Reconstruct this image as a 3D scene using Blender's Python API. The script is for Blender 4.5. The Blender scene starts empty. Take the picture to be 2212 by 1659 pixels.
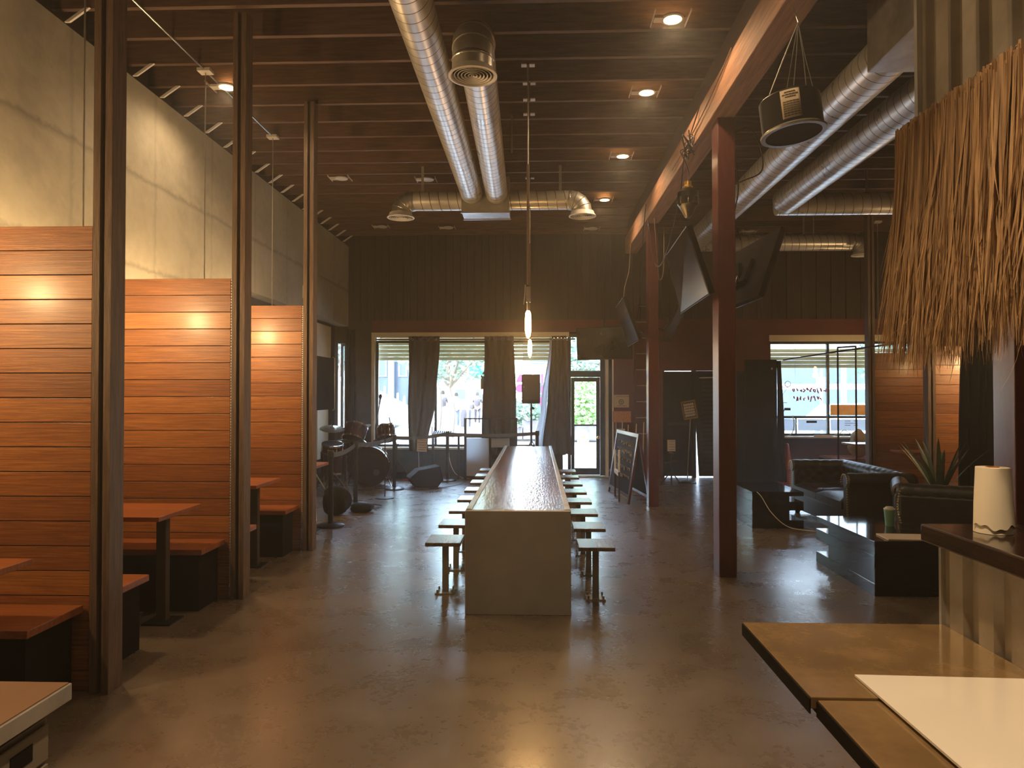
import bpy, bmesh, math, random
from mathutils import Vector, Matrix, Quaternion
PI = math.pi; rnd = random.Random(7)
scene = bpy.context.scene; COL = scene.collection
# ------------------------------------------------------------------ helpers
ORG = {}
def W(o): return ORG.get(o.name, Vector((0,0,0)))
def tag(o, label, cat, group=None):
    o['label'] = label; o['category'] = cat
    if group: o['group'] = group
    return o
def thing(name, label, cat, loc=(0,0,0), group=None):
    o = bpy.data.objects.new(name, None); COL.objects.link(o); o.location = loc
    o.empty_display_size = .1
    ORG[o.name] = Vector(loc); return tag(o, label, cat, group)
def smooth(me, ang=40):
    bm = bmesh.new(); bm.from_mesh(me); c = math.radians(ang)
    for f in bm.faces: f.smooth = True
    for e in bm.edges: e.smooth = not (len(e.link_faces) == 2 and e.calc_face_angle(0) > c)
    bm.to_mesh(me); bm.free()
def obj(name, bm, mat, parent=None, sm=False, bev=0, loc=None, kind=None, label=None):
    """links the bmesh (world coordinates) as one mesh object; loc = its origin"""
    o_ = Vector(loc) if loc is not None else (W(parent) if parent else Vector((0,0,0)))
    bmesh.ops.translate(bm, verts=bm.verts, vec=-o_)
    bmesh.ops.recalc_face_normals(bm, faces=bm.faces)
    me = bpy.data.meshes.new(name); bm.to_mesh(me); bm.free()
    if sm: smooth(me)
    for m in (mat if isinstance(mat, (list, tuple)) else [mat]): me.materials.append(m)
    o = bpy.data.objects.new(name, me); COL.objects.link(o)
    ORG[o.name] = o_
    if parent:
        o.parent = parent; o.location = o_ - W(parent)
    else: o.location = o_
    if bev:
        b = o.modifiers.new('Bevel', 'BEVEL'); b.width = bev; b.segments = 2; b.limit_method = 'ANGLE'; b.angle_limit = math.radians(40)
    if kind: o['kind'] = kind
    if label: o['label'] = label
    return o
def dup(root, dx=0, dy=0, dz=0, label=None, rz=None, group=None):
    def cp(o, par):
        c = o.copy(); COL.objects.link(c); c.parent = par
        for ch in list(o.children): cp(ch, c)
        return c
    r = cp(root, None)
    r.location = root.location + Vector((dx,dy,dz))
    if rz is not None: r.rotation_euler = (0,0,rz)
    if label: r['label'] = label
    if group: r['group'] = group
    return r
B = bmesh.new
def box(bm, x0,x1,y0,y1,z0,z1, mi=0):
    vs = [bm.verts.new(p) for p in ((x0,y0,z0),(x1,y0,z0),(x1,y1,z0),(x0,y1,z0),(x0,y0,z1),(x1,y0,z1),(x1,y1,z1),(x0,y1,z1))]
    for q in ((0,3,2,1),(4,5,6,7),(0,1,5,4),(1,2,6,5),(2,3,7,6),(3,0,4,7)):
        f = bm.faces.new([vs[i] for i in q]); f.material_index = mi
    return bm
def obox(bm, c, s, rot=(0,0,0)):
    from mathutils import Euler
    R = Euler(rot).to_matrix(); c = Vector(c)
    vs = []
    for z in (-.5,.5):
        for x,y in ((-.5,-.5),(.5,-.5),(.5,.5),(-.5,.5)): vs.append(bm.verts.new(c + R @ Vector((x*s[0],y*s[1],z*s[2]))))
    for q in ((0,3,2,1),(4,5,6,7),(0,1,5,4),(1,2,6,5),(2,3,7,6),(3,0,4,7)): bm.faces.new([vs[i] for i in q])
    return bm
def frame_of(d):
    d = Vector(d).normalized(); u = d.cross(Vector((0,0,1)))
    if u.length < 1e-3: u = Vector((1,0,0))
    u.normalize(); return u, d.cross(u).normalized()
def tube(bm, pts, r, seg=8, cap=True):
    pts = [Vector(p) for p in pts]; n = len(pts); rs = r if isinstance(r,(list,tuple)) else [r]*n
    rings = []; pu = None
    for i,p in enumerate(pts):
        d = (pts[min(i+1,n-1)] - pts[max(i-1,0)])
        u,v = frame_of(d)
        if pu is not None:
            dn = d.normalized(); u = pu - dn*pu.dot(dn)
            if u.length < 1e-4: u,v = frame_of(d)
            u.normalize(); v = dn.cross(u)
        pu = u
        k = 1.0
        if 0 < i < n-1:
            a = (pts[i]-pts[i-1]).angle(pts[i+1]-pts[i], 0); k = 1/max(.5, math.cos(a/2))
            k = 1 + (k-1)*.5
        rings.append([bm.verts.new(p + (u*math.cos(2*PI*j/seg) + v*math.sin(2*PI*j/seg))*rs[i]*k) for j in range(seg)])
    for a,b in zip(rings, rings[1:]):
        for j in range(seg): bm.faces.new((a[j],a[(j+1)%seg],b[(j+1)%seg],b[j]))
    if cap:
        bm.faces.new(rings[0][::-1]); bm.faces.new(rings[-1])
    return bm
def cyl(bm, p0, p1, r0, r1=None, seg=20): return tube(bm, [p0,p1], [r0, r0 if r1 is None else r1], seg)
def lathe(bm, prof, c, seg=28, d=(0,0,1), cap=True):
    """prof = [(r, h)...] around axis d through c"""
    c = Vector(c); d = Vector(d).normalized(); u,v = frame_of(d); rings = []
    for r,h in prof:
        rings.append([bm.verts.new(c + d*h + (u*math.cos(2*PI*j/seg)+v*math.sin(2*PI*j/seg))*max(r,1e-4)) for j in range(seg)])
    for a,b in zip(rings, rings[1:]):
        for j in range(seg): bm.faces.new((a[j],a[(j+1)%seg],b[(j+1)%seg],b[j]))
    if cap:
        bm.faces.new(rings[0][::-1]); bm.faces.new(rings[-1])
    return bm
def prism(bm, pts, vec):
    vec = Vector(vec); a = [bm.verts.new(Vector(p)) for p in pts]; b = [bm.verts.new(Vector(p)+vec) for p in pts]; n = len(a)
    bm.faces.new(a); bm.faces.new(b[::-1])
    for i in range(n): bm.faces.new((a[i],a[(i+1)%n],b[(i+1)%n],b[i]))
    return bm
def curve_pts(P, n=8):
    """Catmull-Rom through P"""
    P = [Vector(p) for p in P]; Q = [P[0]*2-P[1]] + P + [P[-1]*2-P[-2]]; out = []
    for i in range(1, len(Q)-2):
        a,b,c,d = Q[i-1:i+3]
        for k in range(n):
            t = k/n; out.append(.5*((2*b)+(c-a)*t+(2*a-5*b+4*c-d)*t*t+(3*b-a-3*c+d)*t**3))
    return out + [P[-1]]
def cable(name, P, r, mat, label=None, cat='cable', parent=None, n=8, group=None):
    o = obj(name, tube(B(), curve_pts(P, n), r, 6), mat, parent, sm=True)
    if label: tag(o, label, cat, group)
    return o
# ------------------------------------------------------------------ materials
def _mat(name):
    m = bpy.data.materials.new(name); m.use_nodes = True; nt = m.node_tree; b = nt.nodes['Principled BSDF']; return m, nt, b
def N(nt, t, **k):
    n = nt.nodes.new(t)
    for a,v in k.items():
        if a in n.inputs: n.inputs[a].default_value = v
        else: setattr(n, a, v)
    return n
def mth(nt, op, a, b=None):
    n = nt.nodes.new('ShaderNodeMath'); n.operation = op
    for i,v in enumerate((a,b)):
        if v is None: continue
        if isinstance(v,(int,float)): n.inputs[i].default_value = v
        else: nt.links.new(v, n.inputs[i])
    return n.outputs[0]
def ramp(nt, fac, stops):
    r = nt.nodes.new('ShaderNodeValToRGB'); e = r.color_ramp.elements
    while len(e) < len(stops): e.new(.5)
    for i,(p,c) in enumerate(stops): e[i].position = p; e[i].color = (*c,1) if len(c)==3 else c
    nt.links.new(fac, r.inputs[0]); return r.outputs[0]
def mat(name, c, rough=.5, metal=0, var=.15, scale=6, bump=0, bscale=40, coat=0, stretch=(1,1,1), spec=.5, rvar=0, trans=0, sheen=0, emit=None, es=0, c2=None, alpha=None):
    m, nt, b = _mat(name); L = nt.links
    tc = N(nt,'ShaderNodeTexCoord'); mp = N(nt,'ShaderNodeMapping'); mp.inputs['Scale'].default_value = stretch
    L.new(tc.outputs['Object'], mp.inputs[0])
    ns = N(nt,'ShaderNodeTexNoise', Scale=scale, Detail=6, Roughness=.6); L.new(mp.outputs[0], ns.inputs['Vector'])
    c2 = c2 or tuple(min(1,x*(1+var)) for x in c); c1 = tuple(x*(1-var) for x in c)
    L.new(ramp(nt, ns.outputs[0], [(.3,c1),(.7,c2)]), b.inputs['Base Color'])
    b.inputs['Roughness'].default_value = rough; b.inputs['Metallic'].default_value = metal
    b.inputs['Coat Weight'].default_value = coat; b.inputs['Specular IOR Level'].default_value = spec
    if coat: b.inputs['Coat Roughness'].default_value = .08
    if rvar:
        n2 = N(nt,'ShaderNodeTexNoise', Scale=scale*.6, Detail=5); L.new(mp.outputs[0], n2.inputs['Vector'])
        L.new(ramp(nt, n2.outputs[0], [(.3,(max(0,rough-rvar),)*3),(.7,(rough+rvar,)*3)]), b.inputs['Roughness'])
    if bump:
        n3 = N(nt,'ShaderNodeTexNoise', Scale=bscale, Detail=4); L.new(mp.outputs[0], n3.inputs['Vector'])
        bp = N(nt,'ShaderNodeBump', Strength=bump, Distance=.02); L.new(n3.outputs[0], bp.inputs['Height']); L.new(bp.outputs[0], b.inputs['Normal'])
    if emit: b.inputs['Emission Color'].default_value = (*emit,1); b.inputs['Emission Strength'].default_value = es
    if trans:
        t = N(nt,'ShaderNodeBsdfTranslucent'); t.inputs[0].default_value = (*c2,1)
        mx = N(nt,'ShaderNodeMixShader', Fac=trans); out = nt.nodes['Material Output']
        L.new(b.outputs[0], mx.inputs[1]); L.new(t.outputs[0], mx.inputs[2]); L.new(mx.outputs[0], out.inputs[0])
    return m
def glass_mat(name, tint=(.93,.97,.96), refl=.08, rough=0):
    m, nt, b = _mat(name); L = nt.links; nt.nodes.remove(b)
    t = N(nt,'ShaderNodeBsdfTransparent'); t.inputs[0].default_value = (*tint,1)
    g = N(nt,'ShaderNodeBsdfGlossy', Roughness=rough); f = N(nt,'ShaderNodeFresnel', IOR=1.45)
    mx = N(nt,'ShaderNodeMixShader'); L.new(f.outputs[0], mx.inputs[0]); L.new(t.outputs[0], mx.inputs[1]); L.new(g.outputs[0], mx.inputs[2])
    L.new(mx.outputs[0], nt.nodes['Material Output'].inputs[0]); return m
def emis(name, c, s):
    m, nt, b = _mat(name); b.inputs['Base Color'].default_value = (*c,1)
    b.inputs['Emission Color'].default_value = (*c,1); b.inputs['Emission Strength'].default_value = s; return m
def wood_planks(name, pitch, axis='Z', along='X', cols=((.42,.13,.035),(.62,.23,.06)), rough=.3, coat=.3, seam=.0):
    """boards: per-board tone + grain streaks running along the board"""
    m, nt, b = _mat(name); L = nt.links
    tc = N(nt,'ShaderNodeTexCoord'); sp = N(nt,'ShaderNodeSeparateXYZ'); L.new(tc.outputs['Object'], sp.inputs[0])
    row = mth(nt,'FLOOR', mth(nt,'DIVIDE', sp.outputs[axis], pitch))
    wn = N(nt,'ShaderNodeTexWhiteNoise', noise_dimensions='1D'); L.new(row, wn.inputs['W'])
    cb = N(nt,'ShaderNodeCombineXYZ')
    other = [a for a in 'XYZ' if a not in (axis,along)][0]
    L.new(mth(nt,'ADD', mth(nt,'MULTIPLY', sp.outputs[along], 1.6), mth(nt,'MULTIPLY', wn.outputs[0], 37)), cb.inputs[0])
    L.new(mth(nt,'MULTIPLY', sp.outputs[axis], 52), cb.inputs[1]); L.new(mth(nt,'MULTIPLY', sp.outputs[other], 5), cb.inputs[2])
    ns = N(nt,'ShaderNodeTexNoise', Scale=2.0, Detail=8, Roughness=.68, Distortion=.5); L.new(cb.outputs[0], ns.inputs['Vector'])
    g = mth(nt,'ADD', mth(nt,'MULTIPLY', ns.outputs[0], .85), mth(nt,'MULTIPLY', wn.outputs[0], .22))
    L.new(ramp(nt, g, [(.3,tuple(x*.5 for x in cols[0])),(.5,cols[0]),(.72,cols[1])]), b.inputs['Base Color'])
    b.inputs['Roughness'].default_value = rough; b.inputs['Coat Weight'].default_value = coat; b.inputs['Coat Roughness'].default_value = .25
    bp = N(nt,'ShaderNodeBump', Strength=.25, Distance=.01); L.new(ns.outputs[0], bp.inputs['Height']); L.new(bp.outputs[0], b.inputs['Normal'])
    return m
def duct_mat(name, pitch=.12, r=.14):
    """galvanised spiral duct: local Y is the axis, seam is a helix"""
    m, nt, b = _mat(name); L = nt.links
    tc = N(nt,'ShaderNodeTexCoord'); sp = N(nt,'ShaderNodeSeparateXYZ'); L.new(tc.outputs['Object'], sp.inputs[0])
    an = mth(nt,'DIVIDE', mth(nt,'ARCTAN2', sp.outputs['Z'], sp.outputs['X']), 2*PI)
    fr = mth(nt,'FRACT', mth(nt,'ADD', mth(nt,'DIVIDE', sp.outputs['Y'], pitch), an))
    seam = ramp(nt, fr, [(0,(0,0,0)),(.05,(0,0,0)),(.08,(1,1,1)),(1,(1,1,1))])
    ns = N(nt,'ShaderNodeTexNoise', Scale=5, Detail=5); L.new(tc.outputs['Object'], ns.inputs['Vector'])
    base = ramp(nt, ns.outputs[0], [(.3,(.62,.60,.55)),(.7,(.84,.82,.76))])
    mx = N(nt,'ShaderNodeMix', data_type='RGBA'); L.new(seam, mx.inputs[0]); mx.inputs[6].default_value = (.10,.085,.07,1); L.new(base, mx.inputs[7])
    L.new(mx.outputs[2], b.inputs['Base Color']); b.inputs['Metallic'].default_value = .52
    L.new(ramp(nt, ns.outputs[0], [(.3,(.27,)*3),(.7,(.38,)*3)]), b.inputs['Roughness'])
    bp = N(nt,'ShaderNodeBump', Strength=.6, Distance=.006); L.new(seam, bp.inputs['Height']); L.new(bp.outputs[0], b.inputs['Normal'])
    return m
M = {}
M['dark_wood'] = mat('dark_stained_wood', (.045,.025,.015), .75, var=.3, scale=5, stretch=(1,8,8), bump=.2)
M['joist'] = mat('joist_wood', (.13,.072,.045), .7, var=.35, scale=4, stretch=(1,10,10), bump=.2)
M['stud'] = mat('weathered_stud_wood', (.16,.105,.072), .65, var=.4, scale=5, stretch=(9,9,.7), bump=.3, bscale=30)
M['stud_dark'] = mat('dark_stud_wood', (.05,.03,.02), .8, var=.3, scale=5, stretch=(9,9,.7))
M['red_paint'] = mat('oxblood_painted_wood', (.100,.026,.022), .33, var=.2, scale=7, stretch=(4,4,.8), bump=.05, spec=.5)
M['red_wall'] = mat('oxblood_wall_paint', (.13,.032,.026), .7, var=.2, scale=3)
M['black'] = mat('black_plastic', (.012,.012,.012), .4, var=.2)
M['black_matte'] = mat('black_matte', (.011,.0095,.0085), .85, var=.2, spec=.12)
M['black_metal'] = mat('black_metal', (.02,.019,.018), .38, metal=.3, var=.2)
M['screen'] = mat('glossy_screen', (.010,.009,.009), .22, var=.1, spec=.35)
M['steel'] = mat('brushed_steel', (.55,.54,.5), .28, metal=.9, var=.12)
M['chrome'] = mat('chrome', (.8,.8,.8), .12, metal=1, var=.05)
M['galv'] = mat('galvanised_sheet', (.5,.49,.46), .38, metal=.75, var=.2, scale=8, rvar=.08)
M['white_metal'] = mat('white_painted_metal', (.75,.72,.66), .4, var=.06)
M['cream'] = mat('cream_painted_trim', (.78,.70,.52), .55, var=.06)
M['leather'] = mat('black_leather', (.018,.016,.015), .32, var=.3, scale=14, bump=.25, bscale=90, spec=.6)
M['gloss_black'] = mat('black_lacquer', (.008,.008,.009), .07, var=.1, spec=.6)
M['curtain'] = mat('taupe_curtain_fabric', (.10,.082,.068), .9, var=.07, scale=5, trans=.22)
M['curtain_black'] = mat('black_curtain_fabric', (.013,.012,.014), .9, var=.2, scale=10, spec=.15)
M['paper'] = mat('paper', (.62,.52,.38), .8, var=.05)
M['white'] = mat('white_sheet', (.80,.79,.77), .5, var=.03)
M['ink'] = mat('ink', (.03,.025,.02), .8)
M['chalk'] = mat('chalk', (.35,.33,.30), .9)
M['green'] = mat('green_cup', (.20,.42,.27), .35, var=.08)
M['leaf'] = mat('agave_leaf', (.07,.115,.05), .5, var=.35, scale=9)
M['tree'] = mat('tree_leaves', (.10,.16,.12), .6, var=.5, scale=3, trans=.3)
M['bush'] = mat('bush_leaves', (.16,.28,.10), .6, var=.4, scale=3, trans=.3)
M['bark'] = mat('bark', (.10,.08,.06), .9, var=.3)
M['bulb'] = emis('lamp_filament_glow', (1,.58,.20), 34)
M['led'] = emis('downlight_lens_glow', (1,.62,.26), 26)
M['unlit'] = mat('unlit_lamp_lens', (.75,.73,.68), .4, var=.05)
M['glass'] = glass_mat('window_glass')
M['clear'] = glass_mat('clear_glass', (.9,.86,.78))
M['brass'] = mat('brass', (.7,.45,.13), .3, metal=.9)
M['planks'] = wood_planks('varnished_orange_planks', .134, rough=.42, coat=.3, cols=((.28,.096,.028),(.50,.212,.056)))
M['seat_wood'] = wood_planks('varnished_bench_board', .5, axis='Y', along='X', rough=.3, coat=.3, cols=((.34,.10,.03),(.48,.17,.055)))
M['stool_wood'] = wood_planks('stool_seat_boards', .07, axis='X', along='Y', rough=.25, coat=.5, cols=((.16,.125,.105),(.28,.22,.185)))
M['beam'] = mat('rough_timber_beam', (.25,.125,.072), .75, var=.45, scale=5, stretch=(5,.35,5), bump=.35, bscale=25)
M['duct'] = duct_mat('spiral_duct', .12)
M['thatch'] = mat('dry_palm_thatch', (.36,.225,.11), .7, var=.5, scale=9, stretch=(12,12,.6), trans=.15)
M['corr'] = mat('corrugated_steel', (.40,.36,.29), .42, metal=.6, var=.18, scale=7, rvar=.07)
M['bar_top'] = mat('dark_varnished_bar_top', (.022,.011,.007), .16, var=.5, scale=4, stretch=(6,.8,6), coat=.6, bump=.1, bscale=12)
M['towel'] = mat('paper_towel', (.88,.82,.68), .9, var=.02)
M['osb'] = mat('chip_board', (.55,.24,.07), .85, var=.6, scale=55)
M['drum'] = mat('sparkle_burgundy_drum_shell', (.06,.018,.022), .25, metal=.3, var=.5, scale=60)
M['drumhead'] = mat('black_drumhead', (.016,.014,.015), .6, var=.15, spec=.25)
M['cymbal'] = mat('cymbal_bronze', (.42,.38,.25), .3, metal=.9, var=.2)
M['belt'] = mat('grey_belt_webbing', (.09,.095,.095), .7)
M['cloth_white'] = mat('translucent_white_cloth', (.75,.78,.82), .8, var=.04, trans=.6)
M['cone'] = mat('red_cone_plastic', (.45,.06,.05), .5)
M['blue_sign'] = mat('blue_sign', (.05,.22,.6), .5); M['teal'] = mat('teal_sign', (.0,.42,.38), .5)
M['red_neon'] = mat('red_sign_letters', (.7,.09,.06), .5); M['pink'] = mat('pink_vinyl', (.95,.42,.58), .6, trans=.8)
M['orange_post'] = mat('orange_poster', (.8,.45,.12), .7, trans=.3, var=.3, scale=9); M['yellow'] = mat('yellow_paint', (.85,.62,.08), .5)
M['burlap'] = mat('burlap', (.32,.24,.13), .9, bump=.3, bscale=80)
M['shutter'] = mat('cream_shutter_slats', (.62,.57,.40), .6, var=.08, trans=.25)
# polished concrete floor
def floor_mat():
    m, nt, b = _mat('polished_concrete'); L = nt.links
    tc = N(nt,'ShaderNodeTexCoord')
    n1 = N(nt,'ShaderNodeTexNoise', Scale=.7, Detail=8, Roughness=.6, Distortion=.25); L.new(tc.outputs['Object'], n1.inputs['Vector'])
    n2 = N(nt,'ShaderNodeTexNoise', Scale=3.2, Detail=7, Roughness=.6, Distortion=.25); L.new(tc.outputs['Object'], n2.inputs['Vector'])
    n3 = N(nt,'ShaderNodeTexNoise', Scale=26, Detail=5); L.new(tc.outputs['Object'], n3.inputs['Vector'])
    mixv = mth(nt,'ADD', mth(nt,'MULTIPLY', n1.outputs[0], .7), mth(nt,'MULTIPLY', n2.outputs[0], .3))
    L.new(ramp(nt, mixv, [(.34,(.120,.094,.070)),(.5,(.158,.124,.093)),(.66,(.200,.160,.121))]), b.inputs['Base Color'])
    L.new(ramp(nt, mth(nt,'ADD', mth(nt,'MULTIPLY', n2.outputs[0], .7), mth(nt,'MULTIPLY', n3.outputs[0], .3)), [(.30,(.22,)*3),(.5,(.29,)*3),(.70,(.42,)*3)]), b.inputs['Roughness'])
    bp = N(nt,'ShaderNodeBump', Strength=.11, Distance=.02); L.new(mth(nt,'ADD', n2.outputs[0], mth(nt,'MULTIPLY', n3.outputs[0], .5)), bp.inputs['Height']); L.new(bp.outputs[0], b.inputs['Normal'])
    b.inputs['Specular IOR Level'].default_value = .9; b.inputs['Coat Weight'].default_value = .7; b.inputs['Coat Roughness'].default_value = .24
    return m
def concrete_mat():
    m, nt, b = _mat('board_formed_concrete'); L = nt.links
    tc = N(nt,'ShaderNodeTexCoord')
    n1 = N(nt,'ShaderNodeTexNoise', Scale=.8, Detail=9, Roughness=.65, Distortion=.8); L.new(tc.outputs['Object'], n1.inputs['Vector'])
    n2 = N(nt,'ShaderNodeTexNoise', Scale=11, Detail=6); L.new(tc.outputs['Object'], n2.inputs['Vector'])
    mixv = mth(nt,'ADD', mth(nt,'MULTIPLY', n1.outputs[0], .75), mth(nt,'MULTIPLY', n2.outputs[0], .25))
    base = ramp(nt, mixv, [(.33,(.33,.31,.245)),(.5,(.43,.41,.33)),(.68,(.52,.50,.41))])
    # form joints: thin darker stains, horizontal lift line + staggered vertical lines
    sp = N(nt,'ShaderNodeSeparateXYZ'); L.new(tc.outputs['Object'], sp.inputs[0])
    wob = mth(nt,'MULTIPLY', mth(nt,'SUBTRACT', n2.outputs[0], .5), .09)
    zz = mth(nt,'ABSOLUTE', mth(nt,'SUBTRACT', mth(nt,'ADD', sp.outputs['Z'], wob), 3.62))
    zz = mth(nt,'MINIMUM', zz, mth(nt,'ABSOLUTE', mth(nt,'SUBTRACT', mth(nt,'ADD', sp.outputs['Z'], wob), 2.78)))
    h = ramp(nt, zz, [(0,(.66,)*3),(.04,(1,)*3)])
    vy = mth(nt,'ABSOLUTE', mth(nt,'SUBTRACT', mth(nt,'PINGPONG', mth(nt,'ADD', sp.outputs['Y'], wob), 1.22), .6))
    v = ramp(nt, vy, [(0,(.82,)*3),(.04,(1,)*3)])
    a = N(nt,'ShaderNodeMix', data_type='RGBA', blend_type='MULTIPLY'); a.inputs[0].default_value = 1; L.new(base, a.inputs[6]); L.new(h, a.inputs[7])
    c = N(nt,'ShaderNodeMix', data_type='RGBA', blend_type='MULTIPLY'); c.inputs[0].default_value = 1; L.new(a.outputs[2], c.inputs[6]); L.new(v, c.inputs[7])
    L.new(c.outputs[2], b.inputs['Base Color']); b.inputs['Roughness'].default_value = .75
    bp = N(nt,'ShaderNodeBump', Strength=.25, Distance=.02); L.new(n2.outputs[0], bp.inputs['Height']); L.new(bp.outputs[0], b.inputs['Normal'])
    return m
M['floor'] = floor_mat(); M['concrete'] = concrete_mat()
M['grey_wall'] = mat('dark_grey_wall_paint', (.055,.048,.043), .8, var=.15)
M['siding'] = mat('dark_board_siding', (.050,.036,.027), .75, var=.3, scale=6, stretch=(9,9,.5))
M['table_body'] = mat('grey_brown_micro_cement', (.34,.34,.345), .42, var=.08, scale=5, rvar=.08)
M['table_top'] = mat('glossy_brown_resin_top', (.22,.135,.09), .15, var=.3, scale=3, stretch=(5,.9,5), coat=.15, bump=.3, bscale=11)
M['ledge'] = mat('glossy_olive_brown_resin', (.19,.125,.060), .16, var=.3, scale=6, coat=.5, bump=.05, bscale=14)
# ================================================================== SETTING
YB = 13.8; XL = -3.68; XR = 7.7; ZJ = 4.62
obj('floor', box(B(), -4.1, XR, -4, YB+.25, -.2, 0), M['floor'], kind='structure')
obj('wall_left', box(B(), XL-.35, XL, -4, YB, 2.93, 4.50), M['concrete'], kind='structure')
obj('wall_left.001', box(B(), XL-.4, XL-.2, 8.7, YB, 0, 2.93), M['grey_wall'], kind='structure')
obj('wall_left.002', box(B(), XL-.35, XL, -4, 8.7, 0, 2.93), M['concrete'], kind='structure')
obj('wall_right', box(B(), XR, XR+.2, -4, YB, 0, 5), M['red_wall'], kind='structure')
obj('wall_rear', box(B(), -4.1, XR+.2, -4.2, -4, 0, 5), M['grey_wall'], kind='structure')
# ceiling deck with its joists
ce = obj('ceiling', box(B(), -4.1, XR+.2, -4.2, YB+.4, 4.93, 5.05), M['dark_wood'], kind='structure')
jy = [5.863 + .4675*k for k in range(-21, 17)]
for y in jy: obj('joist', box(B(), -4.0, XR, y, y+.045, ZJ, 4.93), M['joist'], ce)
for y in jy[12:]:
    bm = B(); prism(bm, [(XL+.01,y-.012,4.50),(XL+.05,y-.012,4.50),(XL+.21,y-.012,4.61),(XL+.17,y-.012,4.61)], (0,-.02,0)); obj('joist_strap', bm, M['white_metal'], ce)
# gap closed above the concrete wall
obj('trim_1', box(B(), XL-.35, XL-.12, -4, YB, 4.5, 4.93), M['dark_wood'], kind='structure')
# ---- back (street) wall: solid pieces round the openings
wb = obj('wall_back', box(B(), -3.74, -3.22, YB, YB+.25, 0, 2.93), M['grey_wall'], kind='structure')
bm = B()
for i in range(84):
    x = -4.0 + i*.14; box(bm, x+.004, x+.136, YB+(.0 if i%2 else .018), YB+.25, 3.05, 4.93)
box(bm, -4.0, XR, YB+.1, YB+.25, 3.05, 4.93)
obj('board_siding', bm, M['siding'], wb)
obj('lintel_band', box(box(B(), -3.22, 1.50, YB, YB+.25, 2.81, 3.05), 1.50, XR, YB, YB+.25, 2.74, 3.05), M['red_wall'], wb)
obj('corner_panel', box(B(), -3.74, -3.22, YB, YB+.25, 2.93, 3.05), M['grey_wall'], wb)
obj('sill_wall', box(B(), -3.22, .52, YB, YB+.25, 0, .55), M['grey_wall'], wb)
bm = B()
box(bm, 1.50, 2.45, YB, YB+.25, 0, 2.74)          # between glass door and black door
box(bm, 2.45, 3.80, YB, YB+.25, 2.06, 2.74)
box(bm, 3.80, 4.50, YB, YB+.25, 0, 2.74)
box(bm, 4.50, XR, YB, YB+.25, 0, .76)
box(bm, 7.35, XR, YB, YB+.25, .76, 2.74)
obj('red_wall_panel', bm, M['red_wall'], wb)
# ---- window 1 (stage side)
def window(name, x0, x1, z0, z1, mull, rails=(), y=YB+.12, kind='structure'):
    w = bpy.data.objects.new(name, None); COL.objects.link(w); w['kind'] = 'structure'; ORG[w.name] = Vector((0,0,0))
    bm = B(); t = .045
    box(bm, x0, x1, y, y+.06, z1-t, z1); box(bm, x0, x1, y, y+.06, z0, z0+t)
    for x in [x0]+list(mull)+[x1-t]: box(bm, x, x+t, y-.002, y+.062, z0+.001, z1-.001)
    for z,xa,xb in rails: box(bm, xa, xb, y+.004, y+.056, z, z+t)
    obj('window_frame', bm, M['black_metal'], w)
    obj('window_pane', box(B(), x0+.01, x1-.01, y+.026, y+.034, z0+.01, z1-.01), M['glass'], w)
    return w
w1 = window('window_1', -3.16, .62, .57, 2.66, [-2.0,-.72], [])
obj('window_trim', box(box(B(), -3.22, .64, YB-.012, YB+.2, 2.72, 2.81), -3.22, -3.16, YB-.012, YB+.2, .55, 2.72), M['cream'], w1)
obj('window_sill', box(B(), -3.2, .5, YB-.05, YB+.2, .53, .565), M['cream'], w1)
bm = B()
for k in range(5): box(bm, -3.14, .60, YB+.30+(k%2)*.02, YB+.36, 2.28+k*.076, 2.28+k*.076+.066)
box(bm, -3.14, .60, YB+.27, YB+.38, 2.66, 2.80)
obj('roller_shutter', bm, M['shutter'], w1)
# ---- door 1 (glass street door) with transom
d1 = bpy.data.objects.new('door_1', None); COL.objects.link(d1); d1['kind']='structure'; ORG[d1.name]=Vector((0,0,0))
bm = B(); x0,x1 = .62,1.26
for a in ((x0,x0+.06,.02,2.80),(x1-.01,x1+.08,.02,2.80)): box(bm, a[0],a[1],YB+.1,YB+.2,a[2],a[3])
box(bm, x0+.06,x1-.01,YB+.11,YB+.19,1.94,2.06); box(bm, x0+.06,x1-.01,YB+.11,YB+.19,2.72,2.80); box(bm, x0+.06, x1-.01, YB+.11,YB+.19,.0,.02)
obj('door_frame', bm, M['black_metal'], d1)
bm = B(); box(bm, x0+.065,x0+.13,YB+.12,YB+.17,.03,1.93); box(bm, x1-.085,x1-.015,YB+.12,YB+.17,.03,1.93); box(bm, x0+.13,x1-.085,YB+.122,YB+.168,1.85,1.93); box(bm, x0+.13,x1-.085,YB+.122,YB+.168,.03,.16)
ds = obj('door_leaf', bm, M['black_metal'], d1)
obj('push_bar', cyl(B(), (x0+.12,YB+.10,1.0),(x1-.06,YB+.10,1.0),.016), M['black_metal'], ds)
bm = B(); lathe(bm, [(.03,0),(.034,.012),(.022,.02),(.02,.045),(.03,.06),(.026,.075)], (x1-.05,YB+.12,.76), d=(0,-1,0)); obj('door_knob', bm, M['brass'], ds, sm=True)
obj('door_glass', box(box(B(), x0+.13,x1-.085,YB+.14,YB+.148,.16,1.85), x0+.06,x1-.01,YB+.146,YB+.152,2.06,2.72), M['glass'], d1)
obj('door_trim', box(box(B(), 1.345, 1.40, YB-.015, YB+.2, 0, 2.30), 1.47,1.50,YB-.004,YB+.2,0,2.80), M['cream'], d1)
obj('wall_back.001', box(box(B(), 1.40,1.47, YB+.01,YB+.24,0,2.81), .64,1.50,YB+.01,YB+.24,2.80,2.815), M['black_matte'], kind='structure')
obj('threshold', box(B(), .60, 1.42, YB-.02, YB+.25, 0, .012), M['steel'], d1)
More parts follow.
